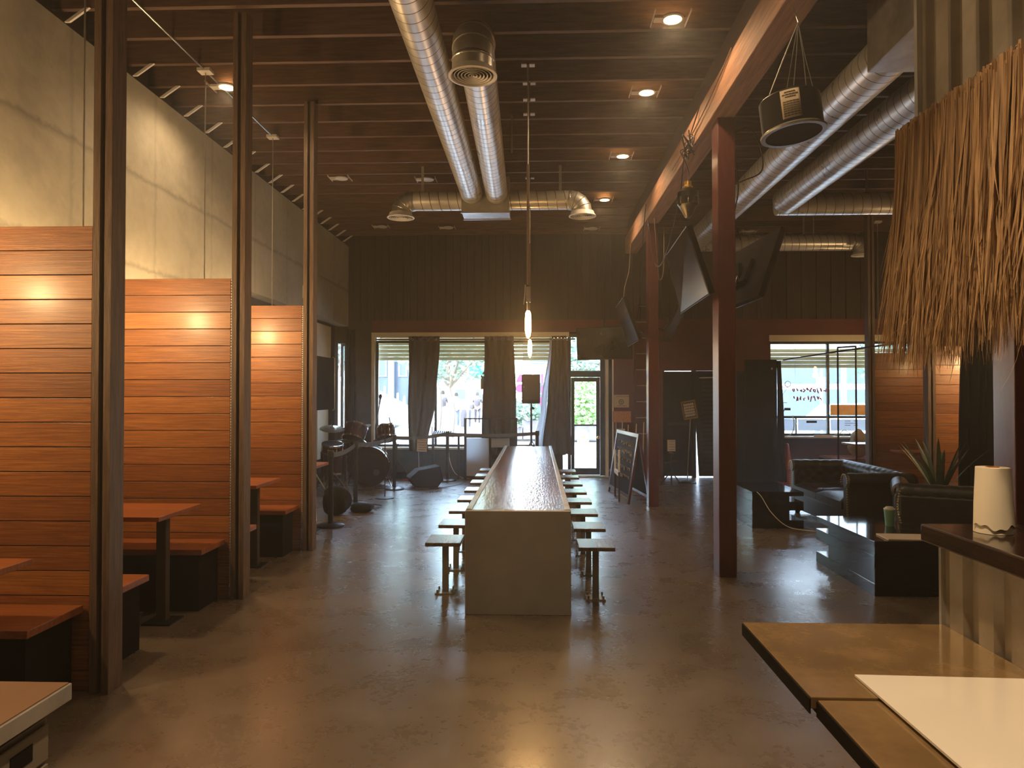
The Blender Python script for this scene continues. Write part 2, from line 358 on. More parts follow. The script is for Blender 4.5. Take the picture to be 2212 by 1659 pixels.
# ---- door 2 and 3 (black double doors, light leaking round them)
d2 = obj('door_2', box(B(), 2.482, 3.03, YB+.06, YB+.10, .02, 2.045), M['black_matte'], kind='structure')
obj('door_rail', box(box(B(), 2.55,2.97,YB+.045,YB+.06,1.0,1.06), 2.60,2.92,YB+.045,YB+.06,1.5,1.505), M['black_metal'], d2)
bm = B(); prism(bm, [(3.15,YB+.06,.02),(3.72,YB+.06,.02),(3.735,YB+.06,2.055),(3.04,YB+.06,2.055)], (0,.04,0)); d3 = obj('door_3', bm, M['black_matte'], kind='structure')
bm = B()
for k in range(22): box(bm, 3.22, 3.68, YB+.035, YB+.06, .12+k*.085, .12+k*.085+.05)
obj('louvre_panel', bm, M['black_metal'], d3)
obj('closer_arm', tube(B(), [(3.15,YB+.02,1.92),(3.55,YB-.1,1.93),(3.7,YB+.02,1.95)], .012), M['steel'], d3)
bm = B(); box(bm, 3.02,3.085,YB+.02,YB+.14,0,2.06); box(bm, 2.45,2.475,YB+.0,YB+.14,0,2.06); box(bm,3.73,3.80,YB,YB+.14,0,2.06); obj('door_jamb', bm, M['black_matte'], d2)
# ---- window 2 (lounge side)
w2 = window('window_2', 4.50, 7.35, .80, 2.62, [5.62, 6.9], [(1.14,4.5,7.35)])
bm = B(); box(bm, 5.02,5.04,YB+.125,YB+.175,.84,1.14); obj('window_bar', bm, M['black_metal'], w2)
obj('window_trim', box(B(), 4.48, 7.35, YB-.012, YB+.2, 2.62, 2.74), M['cream'], w2)
obj('window_sill', box(B(), 4.50, 7.35, YB-.16, YB+.2, .775, .80), M['cream'], w2)
bm = B()
for k in range(5): box(bm, 4.52, 7.33, YB+.30+(k%2)*.02, YB+.36, 2.12+k*.076, 2.12+k*.076+.066)
obj('roller_shutter', bm, M['shutter'], w2)
# slot of daylight at the far left corner
w3 = window('window_3', -3.86, -3.74, .9, 2.6, [], [])
obj('wall_back.002', box(box(B(), -3.9,-3.74,YB,YB+.25,0,.9), -3.9,-3.74,YB,YB+.25,2.6,2.93), M['grey_wall'], kind='structure')
# low wall finish boards left of the stage
bm = B(); pb = obj('trim_2', box(B(), XL-.2, XL-.17, 11.6, 13.45, .1, 2.90), M['black_matte'], kind='structure')
obj('cream_panel', box(box(B(), XL-.17, XL-.155, 12.35,13.0,.45,1.32), XL-.17, XL-.155, 12.2,13.15,2.28,2.86), M['cream'], pb)
obj('pull_handle', tube(B(), [(XL-.15,13.25,1.3),(XL-.11,13.25,1.32),(XL-.11,13.25,2.28),(XL-.15,13.25,2.3)], .01), M['steel'], pb)
# ================================================================== RED POSTS AND TIMBER BEAM
def post(x0,x1,y0,y1,z1,label):
    t = thing('timber_post', label, 'post', ((x0+x1)/2,(y0+y1)/2,0), 'oxblood timber posts')
    obj('shaft', box(B(), x0,x1,y0,y1,0,z1), M['red_paint'], t, bev=.006)
    return t
p1 = post(1.602,1.755,6.29,6.50,4.045,'oxblood red timber post under the beam, nearer of the two')
p2 = post(1.602,1.748,10.18,10.38,4.045,'oxblood red timber post under the beam, farther one beside the chalkboard')
post(2.93,3.16,4.45,4.66,4.62,'oxblood red post behind the paper towel roll and bar')
bt = thing('timber_beam', 'long rough orange-brown timber beam resting on the red posts', 'beam', (1.65,3,4.05))
obj('beam_body', box(B(), 1.55,1.755,-3.8,12.4,4.05,4.33), M['beam'], bt, bev=.008)
obj('packer_board', box(B(), 1.60,1.70,-3.8,12.3,4.33,4.61), M['dark_wood'], bt)
# ================================================================== BOOTHS
def plank_panel(name, label, x0,x1,y,z0,z1, group, pitch=.134, edge=True):
    t = thing(name, label, 'partition', ((x0+x1)/2,y,0), group)
    n = int(math.ceil((z1-z0)/pitch)); bm = B()
    for k in range(n):
        a = z1-(k+1)*pitch; a = max(a,z0); box(bm, x0,x1,y-.022,y, a+.0025, z1-k*pitch-.0025)
    # object origin so that board rows line up with the tone rows
    obj('plank_cladding', bm, M['planks'], t, loc=(x0,y,z1-40*pitch), bev=.0015)
    obj('backing_board', box(B(), x0,x1,y,y+.03,z0,z1), M['dark_wood'], t)
    if edge:
        bm = B()
        for k in range(int((z1-.1)/.022)): box(bm, x1+.001,x1+.014,y-.018,y-.004,.1+k*.022,.1+k*.022+.015)
        obj('beaded_edge_strip', bm, M['white_metal'], t, kind='stuff')
    return t
def column(x,y,label,w=.105,d=.13):
    t = thing('stud_column', label, 'post', (x,y,0), 'booth columns')
    for s,a in (('stud',(x-w/2,x-w/2+.04)),('stud',(x+w/2-.04,x+w/2))): obj(s, box(B(), a[0],a[1],y-d/2,y+d/2,0,ZJ), M['stud'], t, bev=.002)
    obj('core', box(B(), x-w/2+.04,x+w/2-.04,y-d/2+.02,y+d/2-.02,0,ZJ-.003), M['stud_dark'], t)
    return t
GB='booth furniture along the concrete wall'
PY = [2.06, 3.80, 5.55, 7.26]
ordn = ['first','second','third','fourth']
where = ['outside the frame','at the left edge of the room, closest to the camera','between the nearest and farthest booths','at the end of the booths beside the stage']
for i,y in enumerate(PY):
    if i==0: continue
    plank_panel('plank_partition', ['','tall orange plank partition closest to the camera, beside the widest column','middle orange plank partition of the wall booths, with a round lamp glare','farthest orange plank partition of the wall booths, next to the drum stage'][i], XL+.01, -2.415, y, .0, 2.52, 'plank partitions of the wall booths')
    column(-2.335, y+.0 + .0, ['','broad weathered stud column at the end of the closest plank partition','weathered stud column at the end of the middle plank partition','weathered stud column at the end of the farthest wall-booth partition'][i])
def bench(y0,y1,label,x1=-2.44,x0=XL-.18+.0, dark=True, g='booth benches of the wall booths'):
    t = thing('booth_bench', label, 'bench', ((x0+x1)/2,(y0+y1)/2,0), g)
    obj('seat', box(B(), x0+.19,x1,y0,y1,.425,.465), M['seat_wood'], t, bev=.004)
    obj('bench_base', box(B(), x0+.19,x1-.05,min(y0,y1)+.06,y1-.02,.0,.425), M['black_matte'], t)
    return t
bench(3.34,3.765,'varnished bench under the closest plank partition, left edge of the photo')
bench(3.87,4.42,'bench hidden behind the widest column, its corner poking out')
bench(5.12,5.515,'varnished bench in front of the middle plank partition')
bench(5.62,6.14,'bench behind the middle stud column, small corner showing')
bench(6.86,7.225,'varnished bench in front of the farthest wall-booth partition')
bench(7.33,7.84,'bench just past the last wall-booth column, facing the stage')
def booth_table(y0,y1,label,x1=-2.5,x0=XL+.01,z=.785,g='tables of the wall booths'):
    t = thing('booth_table', label, 'table', ((x0+x1)/2,(y0+y1)/2,0), g)
    obj('table_top', box(B(), x0,x1,y0,y1,z-.032,z), M['seat_wood'], t, bev=.003)
    ym=(y0+y1)/2; xm = x1-.13
    obj('leg', box(B(), xm-.035,xm+.035,ym-.03,ym+.03,.012,z-.032), M['stud_dark'], t, bev=.004)
    obj('foot_plate', box(B(), xm-.1,xm+.1,ym-.1,ym+.1,0,.012), M['black_metal'], t)
    return t
booth_table(2.84,3.46,'booth table at the left edge, only its corner in view')
booth_table(4.64,5.24,'booth table between the widest column and the middle partition')
booth_table(6.28,6.88,'booth table between the middle and last wall-booth columns')
booth_table(7.98,8.5,'booth table past the last partition, next to the drum kit')
# ---- pendant lamps over the booths, on thin stems from a ceiling conduit
def booth_pendant(x,y,label,on=True,zb=2.40,g='bulb pendants over the wall booths', power=36):
    t = thing('stem_pendant', label, 'lamp', (x,y,ZJ), g)
    obj('canopy_box', box(B(), x-.06,x+.06,y-.05,y+.05,ZJ-.03,ZJ-.001), M['white_metal'], t)
    obj('stem', cyl(B(), (x,y,zb+.12),(x,y,ZJ-.03),.006,seg=8), M['galv'], t)
    obj('socket', cyl(B(), (x,y,zb+.05),(x,y,zb+.12),.02,.016), M['black_metal'], t, sm=True)
    obj('bulb', lathe(B(), [(.012,.05),(.02,.04),(.04,.0),(.045,-.03),(.035,-.06),(.008,-.078)], (x,y,zb)), M['bulb'], t, sm=True)
    lamp(t,(x,y,zb-.14),power,(1,.65,.31),.06)
    return t
def lamp(parent, p, e, c, r=.04, kind='POINT', spot=None, name='lamp_light'):
    l = bpy.data.lights.new(name, kind); l.energy = e; l.color = c; l.shadow_soft_size = r
    if kind=='SPOT': l.spot_size = spot or 2.2; l.spot_blend = .6
    o = bpy.data.objects.new(name, l); COL.objects.link(o)
    o.parent = parent; o.location = Vector(p)-W(parent); return o
PB = [(-3.3,2.93,'stem-hung bulb pendant over the booth at the left edge'),(-3.07,4.70,'stem-hung bulb pendant over the booth behind the closest partition'),(-3.07,6.46,'stem-hung bulb pendant behind the middle partition'),(-3.07,8.15,'stem-hung bulb pendant behind the farthest wall-booth partition')]
for x,y,l in PB: booth_pendant(x,y,l)
tag(obj('ceiling_conduit', cyl(B(), (-3.07,1.5,ZJ-.012),(-3.07,8.2,ZJ-.012),.009,seg=8), M['steel']), 'thin straight conduit linking the booth pendants under the joists', 'conduit')
# ================================================================== LONG TABLE AND STOOLS
TX0,TX1 = -.51,.245; TY0,TY1 = 5.20,11.7
t = thing('long_table', 'long communal table with glossy brown top and grey slab end, middle of the room', 'table', ((TX0+TX1)/2,8.4,0))
obj('end_slab', box(B(), TX0-.008,TX1+.008,TY0-.03,TY0+.03,0,.752), M['table_body'], t, bev=.004)
obj('end_slab', box(B(), TX0,TX1,TY1-.06,TY1,0,.70), M['table_body'], t, bev=.004)
obj('spine_panel', box(B(), TX0+.18,TX1-.18,TY0+.03,TY1-.06,0,.70), M['table_body'], t)
obj('table_top', box(B(), TX0+.035,TX1-.035,TY0+.03,TY1,.70,.748), M['table_top'], t)
for a,b_ in ((TX0-.006,TX0+.035),(TX1-.035,TX1+.006)): obj('side_rail', box(B(), a,b_,TY0+.03,TY1,.69,.757), M['galv'], t, bev=.003)
G='square-topped stools along the communal table'
def stool(x,y,label):
    t = thing('table_stool', label, 'stool', (x,y,0), G)
    obj('seat', box(B(), x-.14,x+.14,y-.17,y+.17,.402,.432), M['stool_wood'], t, bev=.004, loc=(x-.14,y,0))
    obj('post', box(B(), x-.022,x+.026,y-.025,y+.025,.012,.402), M['table_body'], t)
    bm = B(); box(bm, x-.075,x+.075,y-.075,y+.075,0,.01)
    obj('floor_plate', bm, M['galv'], t)
    for a in (-1,1):
        for c in (-1,1): obj('bolt', cyl(B(), (x+a*.058,y+c*.058,.01),(x+a*.058,y+c*.058,.034),.008,seg=8), M['galv'], t)
    obj('bracket', box(B(), x-.05,x+.05,y-.04,y+.04,.392,.402), M['black_metal'], t)
    return t
st0 = stool(-.735,5.75,'wood-topped square stool at the near left corner of the communal table')
nth = ['','second','third','fourth','fifth','sixth','seventh','eighth']
for k in range(1,8): dup(st0, 0, .762*k, label='wood-topped square stool, %s from the near end on the booth side of the table'%nth[k])
dup(st0, 1.2, -.13, label='wood-topped square stool at the near right corner of the communal table')
for k in range(1,8): dup(st0, 1.2, -.13+.762*k, label='wood-topped square stool, %s from the near end on the red-post side of the table'%nth[k])
# ================================================================== PENDANTS OVER THE TABLE
def table_pendant(x,y,label):
    t = thing('edison_pendant', label, 'lamp', (x,y,ZJ), 'tube-bulb pendants over the communal table')
    bm = B(); box(bm, x-.062,x-.012,y-.03,y+.03,ZJ-.012,ZJ-.001); box(bm, x+.012,x+.062,y-.03,y+.03,ZJ-.012,ZJ-.001); obj('ceiling_plate', bm, M['white_metal'], t)
    obj('cord', cyl(B(), (x,y,2.72),(x,y,ZJ-.001),.007,seg=8), M['galv'], t)
    obj('stem_sleeve', cyl(B(), (x,y,2.60),(x,y,3.7),.0125,seg=10), M['stud'], t, sm=True)
    bm = B(); box(bm, x-.018,x+.022,y-.02,y+.02,2.44,2.58); tube(bm,[(x,y,2.44),(x,y,2.36)],.014,10); tube(bm, [(x-.025,y,2.60),(x-.03,y,2.50),(x-.04,y,2.42)], .004)
    obj('socket', bm, M['galv'], t)
    obj('bulb', lathe(B(), [(.012,.085),(.024,.06),(.028,.0),(.028,-.10),(.018,-.15),(.005,-.17)], (x,y,2.28)), M['bulb'], t, sm=True)
    lamp(t,(x,y,2.08),16,(1,.55,.2),.04)
table_pendant(-.072,6.46,'long tube bulb pendant above the near part of the communal table')
table_pendant(-.085,9.86,'tube bulb pendant above the far part of the communal table')
for x,y,l in ((-.065,6.84,'double white plate on the joists, second of the row above the table'),(-.069,7.22,'double white plate on the joists, third of the row above the table'),(-.073,7.60,'double white plate on the joists, fourth of the row above the table')):
    bm = B(); box(bm, x-.062,x-.012,y-.03,y+.03,ZJ-.012,ZJ-.001); box(bm, x+.012,x+.062,y-.03,y+.03,ZJ-.012,ZJ-.001)
    bm2 = obj('ceiling_plate', bm, M['white_metal'], loc=(x,y,ZJ)); tag(bm2, l, 'plate', 'white plates on the joists above the table')
# ================================================================== DOWNLIGHTS
def downlight(x,y,label,on,power=40,group='ceiling downlights',cone=2.7):
    t = thing('ceiling_downlight', label, 'light', (x,y,ZJ), group)
    bm = B(); box(bm, x-.16,x-.155,y-.13,y+.13,ZJ-.02,ZJ-.001); box(bm, x+.12,x+.125,y-.13,y+.13,ZJ-.02,ZJ-.001); box(bm, x-.155,x+.12,y-.006,y+.006,ZJ-.010,ZJ-.004)
    obj('hanger_bars', bm, M['white_metal'], t)
    obj('junction_box', box(B(), x-.15,x-.075,y-.04,y+.04,ZJ-.025,ZJ-.002), M['white_metal'], t)
    obj('trim_ring', lathe(B(), [(.085,-.002),(.09,-.012),(.09,-.02),(.072,-.024),(.070,-.012)], (x,y,ZJ), cap=False), M['white_metal'], t, sm=True)
    obj('lens', lathe(B(), [(.0,-.012),(.070,-.012),(.070,-.019),(.0,-.023)], (x,y,ZJ), cap=False), M['led'] if on else M['unlit'], t, sm=True)
    if on: lamp(t,(x,y,ZJ-.06),power,(1,.68,.38),.07,'SPOT',cone)
    return t
DL = [(1.094,5.68,1,'lit downlight in the joists, highest in the photo'),(1.10,7.06,1,'lit downlight in the joists, second of the lit row left of the beam'),(1.093,8.95,1,'lit downlight in the joists, third of the lit row left of the beam'),(1.06,10.96,1,'lit downlight in the joists, farthest lit one near the right diffuser'),
 (-3.02,6.80,1,'lit downlight near the concrete wall beside the booth conduit'),
 (-2.71,9.76,0,'unlit white downlight farthest from the ducts, above the stage edge'),(-1.52,9.85,0,'unlit white downlight beside the left supply duct branch'),
 (-2.76,12.62,0,'unlit downlight in the last row, nearest the concrete wall'),(-1.585,12.73,0,'unlit downlight in the last row, middle one'),(1.03,12.9,0,'unlit downlight in the last row, beside the beam end'),
 (3.94,13.17,0,'unlit downlight above the lounge beyond the near red post')]
for x,y,on,l in DL: downlight(x,y,l,on)
# unseen downlights added to light the near room; strongest brightens ledge sheet and towel
for x,y,pw in ((1.1,3.9,24),(.3,1.2,300),(1.1,-.6,20),(-1.4,1.6,7),(-1.4,-.9,8),(3.9,3.6,20),(3.9,.6,20)):
    downlight(x,y,'unseen lit downlight added above or behind the camera to light the near part of the room',1,pw,group='added downlights out of view',cone=1.35 if pw>100 else 2.7)
# ================================================================== DUCTWORK
def duct_run(name, p0, p1, r, parent, seg=40):
    p0,p1 = Vector(p0),Vector(p1); d = p1-p0; Ln = d.length; bm = B()
    n = max(2,int(Ln/.5)); rings=[]
    for i in range(n+1):
        rings.append([bm.verts.new((r*math.cos(2*PI*j/seg), Ln*i/n, r*math.sin(2*PI*j/seg))) for j in range(seg)])
    for a,b in zip(rings,rings[1:]):
        for j in range(seg): bm.faces.new((a[j],a[(j+1)%seg],b[(j+1)%seg],b[j]))
    bm.faces.new(rings[0][::-1]); bm.faces.new(rings[-1])
    bmesh.ops.recalc_face_normals(bm, faces=bm.faces)
    me = bpy.data.meshes.new(name); bm.to_mesh(me); bm.free(); smooth(me); me.materials.append(M['duct'])
    o = bpy.data.objects.new(name, me); COL.objects.link(o); o.parent = parent; o.location = p0 - W(parent)
    ORG[o.name] = p0
    o.rotation_mode = 'QUATERNION'; o.rotation_quaternion = Vector((0,1,0)).rotation_difference(d)
    return o
def elbow(name, c, a, b, R, r, parent, n=4):
    """gored elbow: from direction a (incoming point c-a*R) turning to b"""
    a,b,c = Vector(a),Vector(b),Vector(c); ctr = c - a*R + b*R; pts=[]
    for i in range(n+1):
        t = PI/2*i/n; pts.append(ctr - b*R*math.cos(t) + a*R*math.sin(t))
    bm = tube(B(), pts, r, 32)
    e = obj(name, bm, M['galv'], parent, sm=True)
    bm = B()
    for i,p in enumerate(pts):
        t = PI/2*i/n; d = a*math.cos(t)+b*math.sin(t); lathe(bm, [(r+.001,-.006),(r+.006,0),(r+.001,.006)], p, 32, d, cap=False)
    obj('gore_seams', bm, M['steel'], e)
    return e
def diffuser(c, r, parent):
    x,y,z = c
    f = obj('diffuser', lathe(B(), [(r*.92,.06),(r*.98,.03),(r*1.12,.004),(r*1.13,-.004),(r*1.02,-.007),(r*.97,.0),(r*.95,.03)], c, 36, cap=False), M['white_metal'], parent, sm=True)
    bm = B()
    for k in (.84,.68,.52,.36,.20,.06): lathe(bm, [(r*k-.004,.004),(r*k+.004,-.003),(r*k+.005,.001),(r*k-.003,.010),(r*k-.004,.004)], c, 36, cap=False)
    obj('diffuser_ring', bm, M['white_metal'], f, sm=True)
    obj('diffuser_core', lathe(B(), [(0,.03),(r*.95,.032),(r*.95,.036),(0,.036)], c, 36, cap=False), M['black_matte'], f)
def hang_strap(x,y,z0,parent,w=.035):
    obj('hanger_strap', box(B(), x-w/2,x+w/2,y-.002,y+.002,z0,ZJ), M['galv'], parent)
ZD = 4.20; r=.142
t = thing('supply_duct', 'long silver spiral duct nearest the booths, running toward the street wall', 'duct', (-.815,6,ZD), 'silver spiral ducts')
duct_run('duct_barrel', (-.80,-3.9,ZD), (-.83,9.12,ZD), r, t)
t = thing('supply_duct', 'shorter silver spiral duct with a round diffuser at its near end', 'duct', (-.5,6,ZD), 'silver spiral ducts')
duct_run('duct_barrel', (-.455,5.32,ZD), (-.51,9.12,ZD), r, t)
elbow('elbow', (-.45,5.02,ZD), (0,-1,0), (0,0,-1), .22, r+.004, t)
obj('collar', cyl(B(), (-.45,5.02,3.915),(-.45,5.02,3.99),r+.006,seg=36), M['galv'], t, sm=True)
diffuser((-.45,5.02,3.87), .155, t)
hang_strap(-.26,7.6,ZD,t,.02)
t = thing('duct_manifold', 'galvanised plenum box with two side arms ending in round diffusers', 'duct', (-.67,9.3,4.1), 'silver spiral ducts')
obj('plenum_box', box(B(), -.965,-.345,9.13,9.50,3.955,4.42), M['galv'], t, bev=.004)
obj('plenum_flange', box(box(B(), -.975,-.335,9.12,9.145,3.945,3.965), -.975,-.335,9.485,9.51,3.945,3.965), M['steel'], t)
for s,xa,xb in ((-1,-.965,-1.62),(1,-.345,.44)):
    duct_run('side_arm', (xa,9.32,4.155), (xb,9.32,4.155), .125, t)
    elbow('elbow', (xb+s*.17,9.32,4.155), (s,0,0), (0,0,-1), .17, .128, t)
    diffuser((xb+s*.17,9.32,3.94), .16, t)
    hang_strap(xb-s*.12,9.32,4.27,t)
# right-hand room ducts
t = thing('supply_duct', 'silver spiral duct passing behind the near red post, with a crosswise end arm', 'duct', (2.7,9,ZD), 'silver spiral ducts')
duct_run('duct_barrel', (2.70,5.202,ZD), (2.70,12.15,ZD), .175, t)
duct_run('end_arm', (2.62,12.2,4.18), (5.35,12.2,4.18), .14, t)
elbow('elbow', (5.53,12.2,4.18), (1,0,0), (0,0,-1), .18, .142, t)
diffuser((5.53,12.2,3.96), .16, t)
hang_strap(4.55,12.2,4.3,t); hang_strap(4.72,12.21,4.3,t,.02)
t = thing('supply_duct', 'silver spiral duct nearest the bar, turning crosswise behind the thatch', 'duct', (3.35,8,ZD), 'silver spiral ducts')
duct_run('duct_barrel', (3.35,3.2,ZD), (3.35,9.62,ZD), .175, t)
duct_run('end_arm', (3.25,9.68,4.17), (7.3,9.68,4.17), .15, t)
hang_strap(4.45,9.68,4.3,t)
tag(obj('rectangular_duct', box(B(), 2.40,2.90,1.2,5.2,3.93,4.43), M['galv'], bev=.006, loc=(2.7,3.2,3.9)), 'rectangular sheet-metal duct beside the corrugated panel', 'duct')
# ================================================================== STAGE: CURTAINS, DRUMS, STANDS
def curtain(name,label,cols,z0,z1,y,folds,mat,amp=.035,group=None,grom=True):
    """cols = [(z, x_left, x_right)] from top to bottom"""
    t = thing(name,label,'curtain',((cols[0][1]+cols[0][2])/2,y,z1),group)
    bm = B(); nu=folds*8; nv=26; g=[]
    for j in range(nv+1):
        z = z1+(z0-z1)*j/nv
        for a,b in zip(cols,cols[1:]):
            if a[0]>=z>=b[0]-1e-6: break
        k=(a[0]-z)/max(1e-6,a[0]-b[0]); k=k*k*(3-2*k); xl=a[1]+(b[1]-a[1])*k; xr=a[2]+(b[2]-a[2])*k
        row=[]
        for i in range(nu+1):
            u=i/nu; ph=u*folds*2*PI
            row.append(bm.verts.new((xl+(xr-xl)*u+.012*math.sin(ph*.5+j*.2), y+amp*math.sin(ph+.25*math.sin(j*.35))*(1 if u not in (0,1) else .6), z+.008*math.sin(ph)*(j==nv))))
        g.append(row)
    for a,b in zip(g,g[1:]):
        for i in range(nu): bm.faces.new((a[i],a[i+1],b[i+1],b[i]))
    o = obj('drape', bm, mat, t, sm=True)
    s=o.modifiers.new('Solidify','SOLIDIFY'); s.thickness=.006
    if grom:
        for i in range(4):
            x=cols[0][1]+(cols[0][2]-cols[0][1])*(i+.5)/4; obj('grommet', lathe(B(), [(.018,-.003),(.028,0),(.018,.003)], (x,y-amp-.006,z1-.06), 14, (0,1,0), cap=False), M['chrome'], t, sm=True)
    return t
cg='taupe grommet curtains at the stage window'; yc=13.62
curtain('window_curtain','taupe curtain gathered at its foot, nearest the drum kit',[(2.72,-2.46,-1.86),(1.5,-2.47,-1.94),(.62,-2.44,-2.08),(.50,-2.42,-2.06)],.50,2.72,yc,4,M['curtain'],group=cg)
curtain('window_curtain','wide taupe curtain in the middle of the stage window',[(2.72,-.99,-.43),(1.2,-1.03,-.38),(.45,-1.03,-.34)],.45,2.72,yc,4,M['curtain'],group=cg)
curtain('window_curtain','taupe curtain beside the glass door, flaring at the hem',[(2.72,.30,.58),(1.6,.22,.62),(.45,.13,.69)],.45,2.72,yc,4,M['curtain'],group=cg)
curtain('window_liner','thin pale liner curtain edge hanging beside the taupe curtain near the door',[(2.70,.26,.34),(1.4,.10,.2),(.6,-.02,.14)],.6,2.70,yc+.09,2,M['cloth_white'],.02,grom=False)
rod = thing('curtain_rod','dark curtain rod across the top of the stage window','rod',(-1.2,yc,2.66))
obj('pole', cyl(B(), (-3.1,yc,2.66),(.75,yc,2.66),.014), M['black_metal'], rod, sm=True)
for x in (-3.0,-1.2,.7): obj('rod_bracket', tube(B(), [(x,yc,2.66),(x,yc,2.70),(x,YB,2.70)], .008), M['steel'], rod)
curtain('corner_curtain','black drape in the far left corner beside the slot of daylight',[(2.86,-3.70,-3.52),(1.2,-3.70,-3.48),(.1,-3.70,-3.42)],.1,2.86,13.72,3,M['curtain_black'],.02,grom=False)
def tripod(t, x,y,zt,r0,zs,mat,n=3,a0=.3):
    for k in range(n):
        a=a0+2*PI*k/n; obj('leg', tube(B(), [(x,y,zs),(x+r0*math.cos(a),y+r0*math.sin(a),.012)], .009), mat, t)
def drum(name,label,c,r,h,axis,parent_extra=None,group='drum kit by the stage window'):
    t = thing(name,label,'drum',c,group); c=Vector(c); a=Vector(axis).normalized()
    obj('drum_shell', lathe(B(), [(r*.985,-h/2),(r,-h/2+.01),(r,h/2-.01),(r*.985,h/2)], c, 36, a, cap=False), M['drum'], t, sm=True)
    for s in (-1,1):
        obj('drum_head', lathe(B(), [(0,s*h/2),(r*.96,s*h/2),(r*.97,s*(h/2-.004)),(0,s*(h/2-.004))], c, 36, a, cap=False), M['drumhead'], t)
        obj('hoop', lathe(B(), [(r*.97,s*(h/2-.018)),(r*1.045,s*(h/2-.018)),(r*1.045,s*(h/2+.012)),(r*.97,s*(h/2+.012)),(r*.97,s*(h/2-.018))], c, 36, a, cap=False), M['chrome'] if r<.25 else M['drum'], t, sm=True)
    u,v=frame_of(a); bm=B()
    for k in range(8):
        q=2*PI*k/8+.2; p=c+(u*math.cos(q)+v*math.sin(q))*(r*1.03)
        tube(bm,[p-a*(h/2-.0),p+a*(h/2)],.006,6); tube(bm,[p-a*.02,p+a*.02],.014,6)
    obj('lug_rods', bm, M['chrome'], t)
    return t
d=drum('bass_drum','big burgundy bass drum with dark head facing the room',(-2.93,12.45,.345),.33,.42,(.15,-1,0))
obj('head_badge', lathe(B(), [(0,0),(.055,0),(.055,.002),(0,.002)], (-2.76,12.22,.25), 24, (.15,-1,0), cap=False), M['curtain'], d, label='small round port patch on the drum head')
for s in (-1,1): obj('spur', tube(B(), [(-2.93+s*.28,12.4,.25),(-2.93+s*.42,12.25,.012)], .01), M['chrome'], d)
d=drum('rack_tom','burgundy tom tilted above the bass drum, left one',(-3.16,12.3,.93),.19,.25,(.15,.5,.85)); obj('tom_mount', tube(B(), [(-3.1,12.35,.83),(-3.0,12.4,.76),(-2.98,12.42,.68)], .014), M['chrome'], d)
d=drum('rack_tom','smaller dark tom tilted above the bass drum, next to the window edge',(-2.62,12.35,.92),.155,.2,(-.15,.45,.88)); obj('tom_mount', tube(B(), [(-2.7,12.4,.84),(-2.86,12.42,.78),(-2.88,12.42,.68)], .014), M['chrome'], d)
d=drum('floor_tom','dark floor tom on chrome legs, left of the bass drum',(-3.45,12.0,.44),.2,.36,(0,0,1))
for k in range(3):
    a=.5+2*PI*k/3; obj('leg', tube(B(), [(-3.45+.22*math.cos(a),12+.22*math.sin(a),.5),(-3.45+.24*math.cos(a),12+.24*math.sin(a),.01)], .008), M['chrome'], d)
d=drum('snare_drum','shallow snare drum with bright hoops behind the belt barrier',(-3.35,11.6,.72),.17,.13,(.1,-.2,1)); obj('stand_pole', cyl(B(), (-3.35,11.6,.3),(-3.35,11.6,.66),.012), M['chrome'], d); tripod(d,-3.35,11.6,.66,.26,.34,M['chrome'])
def cymbal_stand(label,x,y,z,r,tilt,lean=(0,0)):
    t = thing('cymbal_stand',label,'cymbal',(x,y,0),'cymbals of the drum kit')
    ax=Vector((tilt[0],tilt[1],1)).normalized(); bx,by=x-lean[0],y-lean[1]
    obj('pole', tube(B(), [(bx,by,.1),(bx,by,z*.62),(x,y,z)], .011), M['black_metal'], t)
    tripod(t,bx,by,z,.3,.42,M['black_metal'])
    obj('cymbal', lathe(B(), [(0,.03),(.03,.028),(.045,.012),(r*.6,.004),(r,-.012),(r,-.015),(r*.6,0),(.04,.006),(0,.02)], (x,y,z), 36, ax, cap=False), M['cymbal'], t, sm=True)
    obj('wing_nut', cyl(B(), Vector((x,y,z)),Vector((x,y,z))+ax*.13,.010), M['black_metal'], t); obj('clamp_knob', cyl(B(), (bx-.03,by,z*.64),(bx+.04,by,z*.64),.02,seg=10), M['black_metal'], t)
cymbal_stand('crash cymbal in front of the bright window, right side of the drum kit',-2.66,12.9,1.06,.225,(-.1,-.32),(-.12,0))
cymbal_stand('dull cymbal at the left of the kit, in front of the cream wall panel',-3.50,12.1,1.02,.21,(.12,-.25),(.1,.05))
cymbal_stand('second dull cymbal beside the left one, behind the toms',-3.20,12.75,1.0,.22,(-.25,-.2),(.05,0))
cymbal_stand('low hi-hat cymbal between the left cymbals and the tom',-3.32,12.25,.80,.17,(0,-.12))
t = thing('boom_stand','boom microphone stand with mic at the left edge of the window','stand',(-2.95,12.95,0)); obj('pole', tube(B(), [(-2.95,12.95,.05),(-2.95,12.95,1.0),(-2.86,12.9,1.42)], .009), M['chrome'], t); tripod(t,-2.95,12.95,1,.28,.3,M['black_metal'])
obj('microphone', lathe(B(), [(.012,0),(.018,.1),(.028,.12),(.03,.16),(.012,.185)], (-2.86,12.9,1.42), 14, (.1,0,1)), M['black'], t, sm=True)
t = thing('boom_stand','silver-legged microphone stand at the side of the last wall-booth column','stand',(-2.9,9.2,0)); obj('pole', tube(B(), [(-2.9,9.2,.05),(-2.9,9.2,1.05),(-3.3,9.5,1.35)], .010), M['black_metal'], t); tripod(t,-2.9,9.2,1,.4,.6,M['steel'],a0=.9)
